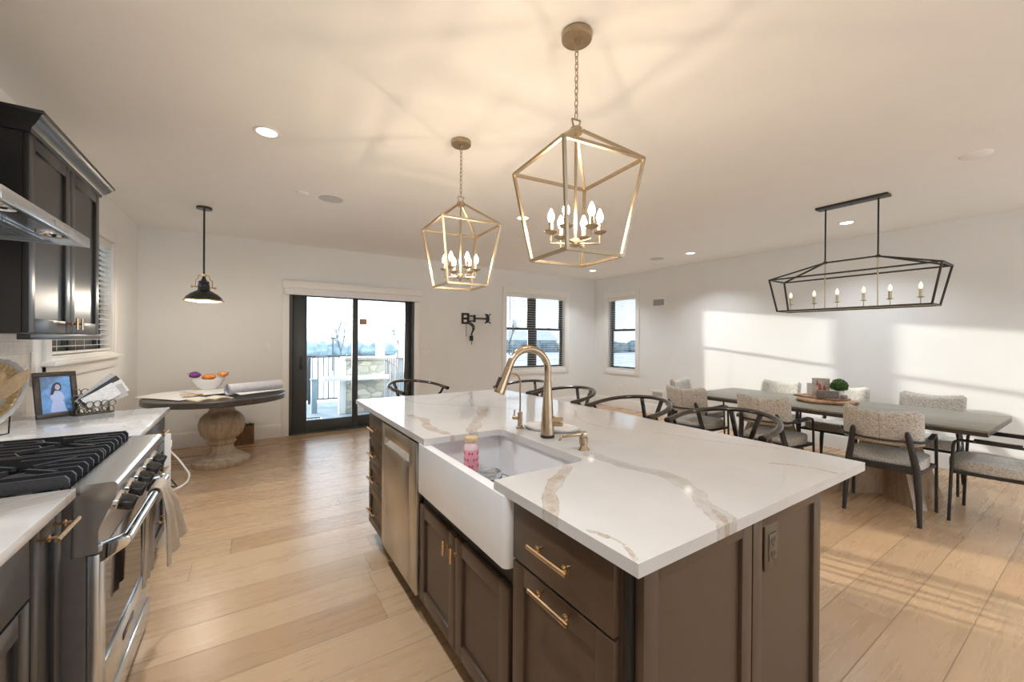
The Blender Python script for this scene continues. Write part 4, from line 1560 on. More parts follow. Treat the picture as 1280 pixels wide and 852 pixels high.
tme.transform(Matrix.Translation((-0.43 + 0.0312, 2.17, 0.2345)) @ Matrix(((0, 0, 1, 0), (1, 0, 0, 0), (0, 1, 0, 0), (0, 0, 0, 1))))
tme.materials.clear(); tme.materials.append(M['chrome'])
lo = bpy.data.objects.new('badge_lettering', tme); C.objects.link(lo); lo.parent = dr
bm = new()
prism(bm, [(-0.44, 0.02), (-0.412, 0.02), (-0.397, 0.05), (-0.397, 0.143), (-0.44, 0.143)], RY1 - RY0 - 0.016, 'y', RY0 + 0.008, bev=0.002)
obj('kick_panel', bm, ST, t)
bm = new()
for x in (-0.47, -1.02):
    for y in (RY0 + 0.06, RY1 - 0.06):
        cyl(bm, (x, y, 0), (x, y, 0.10), 0.022, 12)
obj('feet', bm, M['black'], t)
# burners
for by in (1.985, 2.355):
    for bx in (-0.63, -0.93):
        bm = new()
        lathe(bm, [(0, 0.897), (0.062, 0.897), (0.058, 0.906), (0.045, 0.910), (0.045, 0.918), (0.04, 0.922), (0, 0.922)], 24, (bx, by, 0))
        obj('burner', bm, M['iron'], t)
# grates
for g0, g1 in ((1.800, 2.166), (2.176, 2.542)):
    bm = new()
    z0, z1 = 0.900, 0.946
    x0, x1 = -1.03, -0.472
    def blade(y, xa, xb, zt=z1):
        a, b = y - 0.0055, y + 0.0055
        prism(bm, [(xa, z0 + 0.012), (xa, zt), (xb - 0.010, zt), (xb, zt - 0.012), (xb, z0 + 0.010)], b - a, 'y', a)
    nb = 7
    for i in range(nb):
        y = g0 + 0.008 + (g1 - g0 - 0.016) * i / (nb - 1)
        if i in (0, nb - 1):
            blade(y, x0, x1)
        elif i in (1, 5):
            blade(y, x0, -0.885); blade(y, -0.84, -0.715); blade(y, -0.665, x1)
        else:
            blade(y, x0, -0.99); blade(y, -0.87, -0.69); blade(y, -0.57, x1)
    for x in (x0 + 0.006, -0.78):
        bar(bm, (x, g0 + 0.004, 0.918), (x, g1 - 0.004, 0.918), 0.012, 0.016)
    bar(bm, (x1 - 0.03, g0 + 0.004, 0.906), (x1 - 0.03, g1 - 0.004, 0.906), 0.012, 0.010)
    gc = (g0 + g1) / 2
    for bx in (-0.63, -0.93):
        for a in (0.785, 2.356, 3.927, 5.498):
            bar(bm, (bx + 0.03 * math.cos(a), gc + 0.03 * math.sin(a), 0.940), (bx + 0.15 * math.cos(a), gc + 0.13 * math.sin(a), 0.940), 0.012, 0.013)
    for x in (x0 + 0.006, x1 - 0.008):
        for y in (g0 + 0.01, g1 - 0.01):
            cyl(bm, (x, y, 0.8965), (x, y, 0.918), 0.007, 8)
    obj('grate', bm, M['iron'], t)

# towel on the oven handle
t = thing('dish_towel', 'beige terry towel hanging over the oven handle', 'towel', (hx, 2.36, 0.4))
def towel(u, v):
    # u across (0 = near), v along the drape: back flap -> over the bar -> front flap
    Lb, Lf, R = 0.36, 0.33, 0.0255
    arcL = PI * R
    s = v * (Lb + arcL + Lf)
    y = (u - 0.5) * 0.19
    if s < Lb:
        d = Lb - s
        k = min(1, d / 0.1)
        x = -R + 0.006 * k * math.sin(u * 15)
        x = max(x, -0.040)
        z = 0.308 - d
        yy = y * (0.75 + 0.2 * k) - 0.07 * d / Lb
    elif s < Lb + arcL:
        a = PI - (s - Lb) / R
        x = R * math.cos(a)
        z = 0.308 + R * math.sin(a)
        yy = y * 0.75
    else:
        d = s - Lb - arcL
        k = min(1, d / 0.1)
        x = R + 0.010 * k * (1 + math.sin(u * 14 + 0.4)) + 0.03 * d + 0.10 * d * u
        z = 0.308 - d * (0.97 - 0.10 * u)
        yy = y * (0.75 + 2.1 * d) + 0.12 * d
    return Vector((x, yy, z))
bm = new()
sheet(bm, 30, 44, towel, 0.005)
obj('towel_cloth', bm, mat('beige_terry', (0.50, 0.42, 0.34), 0.95, var=0.2, scale=260, bump=0.6), t, ang=80)

# ------------------------------------------------------------------ hood and wall cabinet
t = thing('range_hood', 'stainless range hood with mesh filters and two round lights above the range', 'range hood')
HY0, HY1, HX = 1.790, 2.560, -0.607
bm = new()
box(bm, HX - 0.02, HX, HY0, HY1, 1.780, 1.822, 0.002)
box(bm, XL, HX - 0.02, HY0, HY0 + 0.012, 1.780, 1.822)
box(bm, XL, HX - 0.02, HY1 - 0.012, HY1, 1.780, 1.822)
prism(bm, [(XL, 1.8225), (HX - 0.001, 1.8225), (-0.82, 1.862), (-0.86, 1.90), (XL, 1.90)], HY1 - HY0 - 0.002, 'y', HY0 + 0.001)
obj('hood_canopy', bm, ST, t)
bm = new()
box(bm, XL, -0.88, 2.06, 2.29, 1.901, ZC - 0.001)
obj('chimney', bm, ST, t)
bm = new()
box(bm, XL, HX - 0.021, HY0 + 0.013, HY1 - 0.013, 1.797, 1.803)
obj('underside', bm, ST, t, ang=0)
for k in range(2):
    bm = new()
    ya, yb = HY0 + 0.045 + k * 0.345, HY0 + 0.045 + k * 0.345 + 0.33
    for i in range(13):
        x = -1.07 + i * 0.0275
        bar(bm, (x, ya, 1.793), (x, yb, 1.793), 0.010, 0.004)
    for i in range(12):
        y = ya + (yb - ya) * i / 11
        bar(bm, (-1.08, y, 1.789), (-0.735, y, 1.789), 0.010, 0.004)
    obj('mesh_filter', bm, M['steel'], t, ang=0)
for y in (1.985, 2.385):
    bm = new()
    lathe(bm, [(0, 1.7955), (0.030, 1.7955), (0.034, 1.790), (0.046, 1.789), (0.047, 1.797)], 28, (-0.675, y, 0))
    obj('hood_light', bm, M['chrome'], t)
bm = new()
box(bm, HX - 0.0005, HX + 0.0012, 2.17, 2.30, 1.791, 1.811)
obj('control_strip', bm, mat('hood_buttons_grey', (0.35, 0.35, 0.35), 0.4, 0.5), t, ang=0)

t = thing('wall_cabinet', 'dark two-door wall cabinet with crown moulding beside the range hood', 'cabinet')
UX = -0.818
WY0, WY1, WZ0, WZ1 = 2.575, 3.535, 1.392, 2.285
fu = fmap('x', UX, 1)
bm = new()
box(bm, XL + 0.001, UX, WY0, WY1, WZ0, WZ1)
obj('carcass', bm, M['cabdark'], t, ang=0)
for u0, u1, ku in ((WY0 + 0.003, 3.052, 3.02), (3.057, WY1 - 0.003, 3.095)):
    bm = new(); shaker(bm, fu, u0, u1, WZ0 + 0.004, 2.262, 0.062)
    d = obj('door', bm, M['cabdark'], t)
    tknob(fu, ku, WZ0 + 0.055, d, h=0.06)
bm = new()
f2 = UX + 0.021
prof = [(0.0, 2.255), (0.008, 2.255), (0.010, 2.272), (0.022, 2.282), (0.036, 2.296), (0.050, 2.318), (0.058, 2.322), (0.060, 2.336), (0.0, 2.336)]
rings = []
for o_, z in prof:
    rings.append([bm.verts.new(p) for p in ((XL + 0.002, WY0 - o_, z), (f2 + o_, WY0 - o_, z), (f2 + o_, WY1 + o_, z), (XL + 0.002, WY1 + o_, z))])
for a, b in zip(rings, rings[1:] + rings[:1]):
    for j in range(3):
        bm.faces.new((a[j], a[j + 1], b[j + 1], b[j]))
bm.faces.new([r[0] for r in rings]); bm.faces.new([r[3] for r in rings][::-1])
obj('crown_moulding', bm, M['cabdark'], t)
bm = new()
box(bm, UX - 0.012, f2 + 0.008, WY0 - 0.004, WY1 + 0.004, WZ0 - 0.026, WZ0 - 0.001, 0.003)
obj('light_rail', bm, M['cabdark'], t)

# ------------------------------------------------------------------ things on the far counter
t = thing('photo_frame', 'dark framed photograph of a person in a pale dress standing on the far counter', 'picture frame', (-0.930, 3.385, 0.9145), 0.0)
ang = math.radians(40)
t.rotation_euler = (0, 0, ang)
lean = Matrix.Rotation(math.radians(-9), 4, 'X')
fw, fh, e = 0.182, 0.262, 0.026
bm = new()
for a, b, c, d in ((-fw / 2, fw / 2, 0, e), (-fw / 2, fw / 2, fh - e, fh), (-fw / 2, -fw / 2 + e, e, fh - e), (fw / 2 - e, fw / 2, e, fh - e)):
    box(bm, a, b, -0.010, 0.010, c, d, 0.003, mtx=lean)
obj('frame_moulding', bm, mat('dark_walnut_frame', (0.045, 0.035, 0.032), 0.3, var=0.2), t)
bm = new(); box(bm, -fw / 2 + e - 0.002, fw / 2 - e + 0.002, -0.002, 0.006, e - 0.002, fh - e + 0.002, mtx=lean)
pic = obj('photograph', bm, mat('pale_blue_photo', (0.16, 0.36, 0.72), 0.25, var=0.25, scale=22), t, ang=0)
def flatshape(pts, y, m, nm, par):
    bm = new()
    vs = [bm.verts.new(lean @ Vector((a, y, b))) for a, b in pts]
    vv = [bm.verts.new(lean @ Vector((a, y + 0.0006, b))) for a, b in pts]
    bm.faces.new(vs); bm.faces.new(vv[::-1])
    k = len(vs)
    for i in range(k):
        bm.faces.new((vs[i], vs[(i + 1) % k], vv[(i + 1) % k], vv[i]))
    return obj(nm, bm, m, par, ang=0)
flatshape([(-0.030, 0.03), (0.040, 0.03), (0.034, 0.06), (0.026, 0.095), (0.034, 0.105), (0.030, 0.125), (0.022, 0.142), (0.010, 0.152), (-0.006, 0.152), (-0.020, 0.140), (-0.028, 0.118), (-0.018, 0.095), (-0.026, 0.06)], -0.0028, mat('photo_dress', (0.45, 0.55, 0.85), 0.3), 'pictured_dress', pic)
flatshape([(-0.026, 0.128), (-0.020, 0.165), (-0.012, 0.19), (0.002, 0.201), (0.016, 0.198), (0.023, 0.182), (0.022, 0.158), (0.014, 0.150), (-0.006, 0.152), (-0.014, 0.132)], -0.0036, mat('photo_hair', (0.03, 0.03, 0.07), 0.4), 'pictured_hair', pic)
flatshape([(0.006 + 0.011 * math.cos(q), 0.172 + 0.017 * math.sin(q)) for q in [2 * PI * j / 14 for j in range(14)]], -0.0044, mat('photo_skin', (0.50, 0.44, 0.58), 0.4), 'pictured_face', pic)
bm = new(); bar(bm, lean @ Vector((0, 0.012, 0.17)), Vector((0.0, 0.095, 0.002)), 0.06, 0.004, up=(0, 1, 0))
obj('easel_back', bm, M['black'], t)

# charger plate on a stand
t = thing('charger_plate', 'scalloped white and gold charger plate leaning on a stand beside the photo frame', 'plate', (-1.03, 2.89, 0.9145))
pm = Matrix.Translation((0, 0, 0.190)) @ Matrix.Scale(0.92, 4) @ Matrix.Rotation(math.radians(-28), 4, 'Z') @ Matrix.Rotation(math.radians(70), 4, 'X')
def ringmesh(bm, rz, scal=0.0, n=72, waves=36, rip=0.0):
    rings = []
    for r, z in rz:
        rings.append([bm.verts.new(pm @ Vector((r * (1 + scal * math.cos(waves * 2 * PI * j / n)) * math.cos(2 * PI * j / n), r * (1 + scal * math.cos(waves * 2 * PI * j / n)) * math.sin(2 * PI * j / n), z + rip * (1 + math.cos(waves * 2 * PI * j / n))))) for j in range(n)])
    for a, b in zip(rings[:-1], rings[1:]):
        for j in range(n):
            bm.faces.new((a[j], a[(j + 1) % n], b[(j + 1) % n], b[j]))
    return rings
bm = new()
R_ = ringmesh(bm, [(0.105, -0.006), (0.19, 0.004), (0.193, 0.008), (0.178, 0.010), (0.15, 0.006), (0.105, -0.001)], 0.012, 96, 24)
obj('plate_rim', bm, mat('pearl_white_glaze', (0.86, 0.855, 0.84), 0.15, var=0.06, scale=40, bump=0.2), t)
bm = new()
ringmesh(bm, [(0.112, 0.0005), (0.125, 0.005), (0.15, 0.0092), (0.166, 0.0115), (0.168, 0.0095)], 0.016, 288, 36, 0.004)
obj('gold_fluted_band', bm, mat('matte_gold_glaze', (0.70, 0.52, 0.27), 0.35, 0.25, var=0.3, scale=60), t)
bm = new()
rr_ = ringmesh(bm, [(0.04, -0.004), (0.085, -0.003), (0.104, 0.003), (0.112, 0.004), (0.112, -0.004)], 0.01, 72, 18)
bm.faces.new(rr_[0])
obj('plate_centre', bm, mat('crackle_white_glaze', (0.80, 0.79, 0.77), 0.12, var=0.22, scale=55, bump=0.3), t)
bm = new()
for s in (-0.05, 0.05):
    p = Matrix.Rotation(math.radians(-28), 4, 'Z')
    tube(bm, [p @ Vector((s, -0.055, 0.02)), p @ Vector((s, -0.05, 0.003)), p @ Vector((s, 0.05, 0.003)), p @ Vector((s, 0.06, 0.16))], 0.0035, 8)
tube(bm, [p @ Vector((-0.05, 0.02, 0.003)), p @ Vector((0.05, 0.02, 0.003))], 0.0035, 8)
obj('plate_stand', bm, M['black'], t)

# utensil crock with wooden spoons
t = thing('utensil_crock', 'white ceramic crock at the left edge beside the charger plate', 'crock', (-1.005, 2.715, 0.9145))
bm = new()
lathe(bm, [(0, 0), (0.052, 0), (0.056, 0.004), (0.058, 0.135), (0.054, 0.138), (0.050, 0.133), (0.050, 0.012), (0, 0.012)], 32)
obj('crock_body', bm, M['porcelain'], t)
def spoon(label, base, tip, w, L):
    o = thing('wooden_spoon', label, 'spoon', (-1.005, 2.715, 0.9145))
    b, e = Vector(base), Vector(tip)
    d = (e - b).normalized()
    s = d.cross(Vector((0.6, -1, 0))).normalized()
    nn = s.cross(d)
    h = e - d * L
    bm = new()
    tube(bm, [b, h], [0.006, 0.0065], 10)
    obj('handle', bm, M['spoon'], o)
    bm = new()
    k = 12
    rings = []
    for i in range(k + 1):
        f = i / k
        c = h + d * (L * f)
        ww = max(0.004, w * math.sin(PI * min(0.98, 0.08 + 0.9 * f)) ** 0.7)
        rings.append([bm.verts.new(c + s * (ww * q) + nn * (0.008 * (1 - q * q) * sg)) for q, sg in ((-1, 1), (-0.5, 1), (0, 1), (0.5, 1), (1, 1), (0.5, -1), (0, -1), (-0.5, -1))])
    for a_, b_ in zip(rings[:-1], rings[1:]):
        for j in range(8):
            bm.faces.new((a_[j], a_[(j + 1) % 8], b_[(j + 1) % 8], b_[j]))
    bm.faces.new(rings[0][::-1]); bm.faces.new(rings[-1])
    obj('bowl_end', bm, M['spoon'], o)
spoon('long pale wooden spoon leaning out of the crock across the plate', (-0.04, 0.0, 0.022), (0.165, 0.01, 0.315), 0.026, 0.15)
spoon('shorter pale wooden spoon standing in the crock behind the long one', (-0.02, 0.022, 0.022), (0.075, 0.04, 0.31), 0.028, 0.09)

# mail holder
t = thing('mail_holder', 'openwork dark metal letter holder on the far counter right of the photo frame', 'letter holder', (-0.795, 3.425, 0.9145), math.radians(33))
bm = new()
bar(bm, (-0.085, -0.03, 0.003), (0.085, -0.03, 0.003), 0.006, 0.006); bar(bm, (-0.085, 0.03, 0.003), (0.085, 0.03, 0.003), 0.006, 0.006)
bar(bm, (-0.085, -0.03, 0.003), (-0.085, 0.03, 0.003), 0.006, 0.006); bar(bm, (0.085, -0.03, 0.003), (0.085, 0.03, 0.003), 0.006, 0.006)
obj('holder_base', bm, M['black'], t)
pew = mat('dark_pewter', (0.17, 0.15, 0.12), 0.4, 0.8)
for yy, hh in ((-0.03, 0.09), (0.03, 0.17)):
    bm = new()
    rows = int(hh / 0.036)
    for r_ in range(rows):
        for c_ in range(5):
            cx = -0.068 + c_ * 0.034 + (0.008 if r_ % 2 else 0)
            tube(bm, [(cx + 0.0165 * math.cos(2 * PI * k / 12), yy, 0.024 + r_ * 0.036 + 0.019 * math.sin(2 * PI * k / 12)) for k in range(12)], 0.0028, 6, closed=True)
    obj('ring_panel', bm, pew, t)
bm = new(); tube(bm, [(0.085, 0.037, 0), (0.085, 0.037, 0.185), (0.078, 0.037, 0.192)], 0.006, 8)
obj('corner_post', bm, pew, t)
cols = [('grey striped letter leaning out of the metal holder, rearmost', (0.55, 0.56, 0.58), 0.022, 0.26, 44),
        ('dark glossy magazine fanned out of the metal letter holder', (0.06, 0.06, 0.07), 0.010, 0.255, 37),
        ('white envelope fanned out of the holder in front of the magazine', (0.80, 0.79, 0.77), -0.002, 0.245, 29),
        ('grey printed flyer, lowest in the fan from the holder', (0.48, 0.46, 0.45), -0.013, 0.22, 22),
        ('white folded letter at the front of the metal holder', (0.78, 0.78, 0.80), -0.022, 0.19, 33)]
for i, (lab, col, yy, L, dg_) in enumerate(cols):
    o = thing('letter', lab, 'mail', (-0.795, 3.425, 0.9145), math.radians(33), 'mail in the letter holder')
    a = math.radians(dg_)
    m4 = Matrix.Translation((-0.015, yy, 0.022)) @ Matrix.Rotation(-a, 4, 'Y')
    bm = new()
    box(bm, 0.0, L * 0.86, -0.0025, 0.0025, 0.0, 0.085, 0.0, mtx=m4)
    obj('envelope', bm, mat('mail_paper', col, 0.5, var=0.25, scale=50, stretch=(1, 1, 6)), o, ang=0)

# cords at the counter end
t = thing('power_cord', 'white cord with plug hanging in a loop at the end of the kitchen counter', 'cord')
bm = new()
P_ = [(-0.452, 3.52, 0.66), (-0.449, 3.54, 0.61), (-0.413, 3.56, 0.55), (-0.375, 3.56, 0.48), (-0.352, 3.56, 0.43), (-0.360, 3.55, 0.385), (-0.395, 3.53, 0.36), (-0.44, 3.50, 0.345), (-0.47, 3.497, 0.30), (-0.50, 3.497, 0.15), (-0.52, 3.50, 0.006), (-0.70, 3.55, 0.006)]
tube(bm, cat(P_), 0.006, 8)
obj('cable', bm, M['plastic'], t)
bm = new(); box(bm, -0.468, -0.438, 3.489, 3.525, 0.645, 0.69, 0.004)
obj('plug', bm, M['plastic'], t)
t = thing('black_cable_loop', 'small black cable looped at the white end panel of the counter', 'cord')
bm = new()
tube(bm, [(-0.54, 3.495, 0.42), (-0.465, 3.50, 0.425), (-0.440, 3.505, 0.425), (-0.420, 3.505, 0.39), (-0.41, 3.505, 0.375), (-0.425, 3.505, 0.372), (-0.455, 3.50, 0.39), (-0.54, 3.495, 0.405)], 0.005, 8)
obj('cable', bm, M['rubber'], t)

# ------------------------------------------------------------------ round pedestal table
TX, TY, TR = -0.285, 5.425, 0.64
t = thing('pedestal_table', 'round table with dark top on a turned wooden pedestal by the back wall', 'table', (TX, TY, 0))
bm = new()
lathe(bm, [(0, 0.76), (TR - 0.008, 0.76), (TR, 0.754), (TR, 0.708), (TR - 0.006, 0.702), (0, 0.702)], 72)
obj('tabletop', bm, M['topdark'], t)
bm = new()
lathe(bm, [(0, 0.702), (0.20, 0.702), (0.20, 0.685), (0.125, 0.68), (0.112, 0.665), (0.115, 0.60), (0.127, 0.572), (0.165, 0.548), (0.198, 0.505), (0.213, 0.45), (0.211, 0.395), (0.192, 0.335), (0.152, 0.290), (0.118, 0.272), (0.120, 0.262), (0.132, 0.252), (0.134, 0.238), (0.122, 0.226),
           (0.108, 0.215), (0.106, 0.19), (0.115, 0.155), (0.14, 0.125), (0.178, 0.105), (0.20, 0.098), (0.205, 0.088), (0.228, 0.074), (0.255, 0.062), (0.266, 0.052), (0.268, 0.018), (0.260, 0.0), (0, 0)], 64, (0.03, 0.02, 0))
obj('pedestal', bm, M['limewood'], t)
ZT = 0.7605
def paper(label, pts, z, curl, mname='white', name='paper_sheet'):
    """a sheet laid between 4 plan corners (world), curl = lift function(u,v)"""
    o = thing(name, label, 'paper', (TX, TY, ZT))
    q = [Vector((p[0] - TX, p[1] - TY, 0)) for p in pts]
    bm = new()
    def fn(u, v):
        p = q[0].lerp(q[1], u).lerp(q[3].lerp(q[2], u), v)
        p.z = z + curl(u, v)
        return p
    sheet(bm, 14, 14, fn, 0.0012)
    obj('sheet', bm, M[mname], o)
    return o
paper('large blank white sheet overhanging the left edge of the round table', [(-0.99, 5.50), (-0.58, 5.02), (-0.22, 5.40), (-0.62, 5.90)], 0.004, lambda u, v: 0.012 * math.sin(PI * v) * (1 - u) + 0.004 * math.sin(3 * u + 2 * v) + 0.003)
paper('curling white sheet under the bowl on the round table', [(-0.66, 5.78), (-0.40, 5.22), (-0.02, 5.45), (-0.30, 5.98)], 0.0205, lambda u, v: 0.006 * (1 - u) ** 3 * (1 - abs(2 * v - 1)) + 0.003)
t = thing('notebook', 'open cream notebook near the front edge of the round table', 'notebook', (-0.33, 5.02, ZT), 0.45)
bm = new()
for s in (-1, 1):
    def fn(u, v, s=s):
        return Vector((s * u * 0.16, (v - 0.5) * 0.20, 0.012 + 0.016 * math.sin(PI * min(1, u * 1.1)) * (1 - 0.4 * u)))
    sheet(bm, 10, 4, fn, 0.010)
obj('pages', bm, mat('cream_page', (0.76, 0.71, 0.62), 0.7, var=0.05), t, ang=60)
bm = new(); box(bm, -0.165, 0.165, -0.105, 0.105, 0.0, 0.004, 0.001)
obj('cover', bm, mat('tan_cover', (0.50, 0.34, 0.17), 0.6), t)
t = thing('tan_card', 'small tan wooden card lying on the papers beside the notebook', 'card', (-0.50, 5.28, ZT + 0.028), 0.5)
bm = new(); box(bm, -0.09, 0.09, -0.045, 0.045, 0, 0.008, 0.002, mtx=Matrix.Rotation(0.05, 4, 'Y'))
obj('card_body', bm, mat('tan_cardboard', (0.62, 0.44, 0.22), 0.6), t)
# blueprint roll
t = thing('blueprint_roll', 'thick roll of white and blue drawings lying on the round table', 'paper roll', (-0.20, 5.20, ZT + 0.0005))
A, Bp = Vector((0, 0, 0.064)), Vector((0.50, 0.33, 0.064))
ax = (Bp - A).normalized()
sd = ax.cross(Vector((0, 0, 1))).normalized()
bm = new()
def roll(u, v):
    turns = 3.2
    th = v * turns * 2 * PI
    r = 0.064 - 0.026 * v
    return A.lerp(Bp, u) + sd * (r * math.cos(th)) + Vector((0, 0, 1)) * (r * math.sin(th))
sheet(bm, 3, 110, roll, 0.0014)
obj('rolled_sheets', bm, mat('drawing_paper', (0.72, 0.73, 0.80), 0.65, var=0.06), t, ang=70)
bm = new()
tube(bm, [A + ax * 0.012, Bp - ax * 0.012], 0.033, 24)
obj('inner_sheets', bm, mat('blueprint_blue', (0.30, 0.35, 0.58), 0.7, var=0.2, scale=60), t)
paper('loose blue-backed drawing unrolling from the paper roll', [(-0.20, 5.04), (-0.08, 4.985), (0.28, 5.25), (0.35, 5.40)], 0.021, lambda u, v: 0.012 + 0.02 * math.sin(PI * u) * (1 - v), name='drawing_sheet')
# bowl with snack bag
t = thing('serving_bowl', 'white oval bowl on the round table holding bright snack packets', 'bowl', (-0.40, 5.78, ZT + 0.028), 0.3)
bm = new()
def bowlring(r, z, dz=0.0):
    return [bm.verts.new((0.165 * r * math.cos(2 * PI * k / 40), 0.12 * r * math.sin(2 * PI * k / 40), z + dz * math.cos(2 * 2 * PI * k / 40))) for k in range(40)]
rg = [bowlring(0.48, 0.0), bowlring(0.5, 0.008), bowlring(0.72, 0.045), bowlring(0.92, 0.095, 0.006), bowlring(1.0, 0.125, 0.01), bowlring(0.97, 0.127, 0.01), bowlring(0.88, 0.095, 0.006), bowlring(0.68, 0.05), bowlring(0.45, 0.014)]
for a, b in zip(rg[:-1], rg[1:]):
    for j in range(40):
        bm.faces.new((a[j], a[(j + 1) % 40], b[(j + 1) % 40], b[j]))
bm.faces.new(rg[0][::-1]); bm.faces.new(rg[-1])
obj('bowl_body', bm, M['porcelain'], t)
def packet(label, loc, rz, sx, sy, sz, col, col2):
    o = thing('snack_packet', label, 'packet', loc, rz, 'snack packets in the bowl')
    bm = new()
    bmesh.ops.create_icosphere(bm, subdivisions=3, radius=1.0)
    for v in bm.verts:
        n_ = mnoise.noise(v.co * 2.3 + Vector((sx * 99, 0, 0)))
        v.co = Vector((v.co.x * sx, v.co.y * sy, v.co.z * sz)) * (1 + 0.22 * n_)
    obj('packet_body', bm, mat('crinkled_wrapper', col, 0.25, var=0.25, scale=30, bump=0.3), o, ang=60)
    bm = new(); bar(bm, (sx * 0.9, 0, 0.0), (sx * 1.25, 0, 0.02), sy * 1.3, 0.004)
    obj('crimped_end', bm, mat('wrapper_edge', col2, 0.3), o)
packet('purple snack packet at the left of the white bowl', (-0.52, 5.745, ZT + 0.198), 2.9, 0.055, 0.045, 0.035, (0.16, 0.04, 0.22), (0.45, 0.35, 0.55))
packet('orange snack packet in the middle of the white bowl', (-0.40, 5.78, ZT + 0.168), 0.4, 0.065, 0.05, 0.035, (0.75, 0.27, 0.06), (0.80, 0.45, 0.12))
packet('orange and red snack packet at the right of the white bowl', (-0.27, 5.82, ZT + 0.192), -0.3, 0.05, 0.045, 0.03, (0.78, 0.33, 0.10), (0.75, 0.2, 0.1))
# brown box basket by the wall
t = thing('storage_basket', 'square brown wooden basket on the floor behind the pedestal table', 'basket', (-0.065, 6.33, 0.0))
bm = new()
for a, b, c, d in ((-0.115, 0.115, -0.105, -0.09), (-0.115, 0.115, 0.09, 0.105), (-0.115, -0.10, -0.09, 0.09), (0.10, 0.115, -0.09, 0.09)):
    box(bm, a, b, c, d, 0.0, 0.235, 0.004)
box(bm, -0.10, 0.10, -0.09, 0.09, 0.0, 0.01)
obj('basket_body', bm, m_wood('rough_brown_bark', (0.10, 0.05, 0.025), (0.20, 0.11, 0.055), (0.27, 0.16, 0.09), (14, 14, 2), 0.8, bump=0.5), t)
bm = new()
for k in range(7):
    x = -0.08 + k * 0.026
    bar(bm, (x, -0.06 + 0.02 * (k % 3), 0.06), (x + 0.02, 0.02, 0.245 + 0.012 * (k % 2)), 0.014, 0.02)
obj('contents', bm, M['toe'], t)

# ------------------------------------------------------------------ dining table
DX0, DX1, DY0, DY1 = 4.375, 5.44, 0.535, 2.90
t = thing('dining_table', 'long weathered grey-brown dining table on flared wooden trestles', 'table', ((DX0 + DX1) / 2, (DY0 + DY1) / 2, 0))
cx, cy = (DX0 + DX1) / 2, (DY0 + DY1) / 2
bm = new()
hx_, hy_ = (DX1 - DX0) / 2, (DY1 - DY0) / 2
box(bm, -hx_, hx_, -hy_, hy_, 0.742, 0.76, 0.004)
obj('tabletop', bm, M['tablegray'], t)
bm = new()
e = 0.02
box(bm, -hx_ + 0.002, hx_ - 0.002, -hy_ + 0.002, -hy_ + e, 0.712, 0.742); box(bm, -hx_ + 0.002, hx_ - 0.002, hy_ - e, hy_ - 0.002, 0.712, 0.742)
box(bm, -hx_ + 0.002, -hx_ + e, -hy_ + e, hy_ - e, 0.712, 0.742); box(bm, hx_ - e, hx_ - 0.002, -hy_ + e, hy_ - e, 0.712, 0.742)
obj('edge_band', bm, M['topdark'], t)
for py in (1.19, 2.20):
    for sg in (-1, 1):
        bm = new()
        a = sg * math.radians(42)
        d = Vector((math.cos(a), math.sin(a), 0))
        s = Vector((-d.y, d.x, 0))
        c = Vector((4.925 - cx, py - cy, 0))
        th = 0.045 if sg > 0 else 0.044
        lo, hi = 0.40, 0.125
        zz = 0.0 if sg > 0 else 0.0
        vs = []
        for z_, w in ((0.0, lo), (0.711, hi)):
            for aa, bb in ((-1, -1), (1, -1), (1, 1), (-1, 1)):
                vs.append(bm.verts.new(c + d * (aa * w) + s * (bb * th) + Vector((0, 0, z_))))
        for f in ((3, 2, 1, 0), (4, 5, 6, 7), (0, 1, 5, 4), (1, 2, 6, 5), (2, 3, 7, 6), (3, 0, 4, 7)):
            bm.faces.new([vs[i] for i in f])
        obj('trestle', bm, M['pedwood'], t)
bm = new()
bar(bm, (4.925 - cx, 1.25 - cy, 0.10), (4.925 - cx, 2.14 - cy, 0.10), 0.10, 0.07, bev=0.003)
obj('stretcher', bm, M['pedwood'], t)

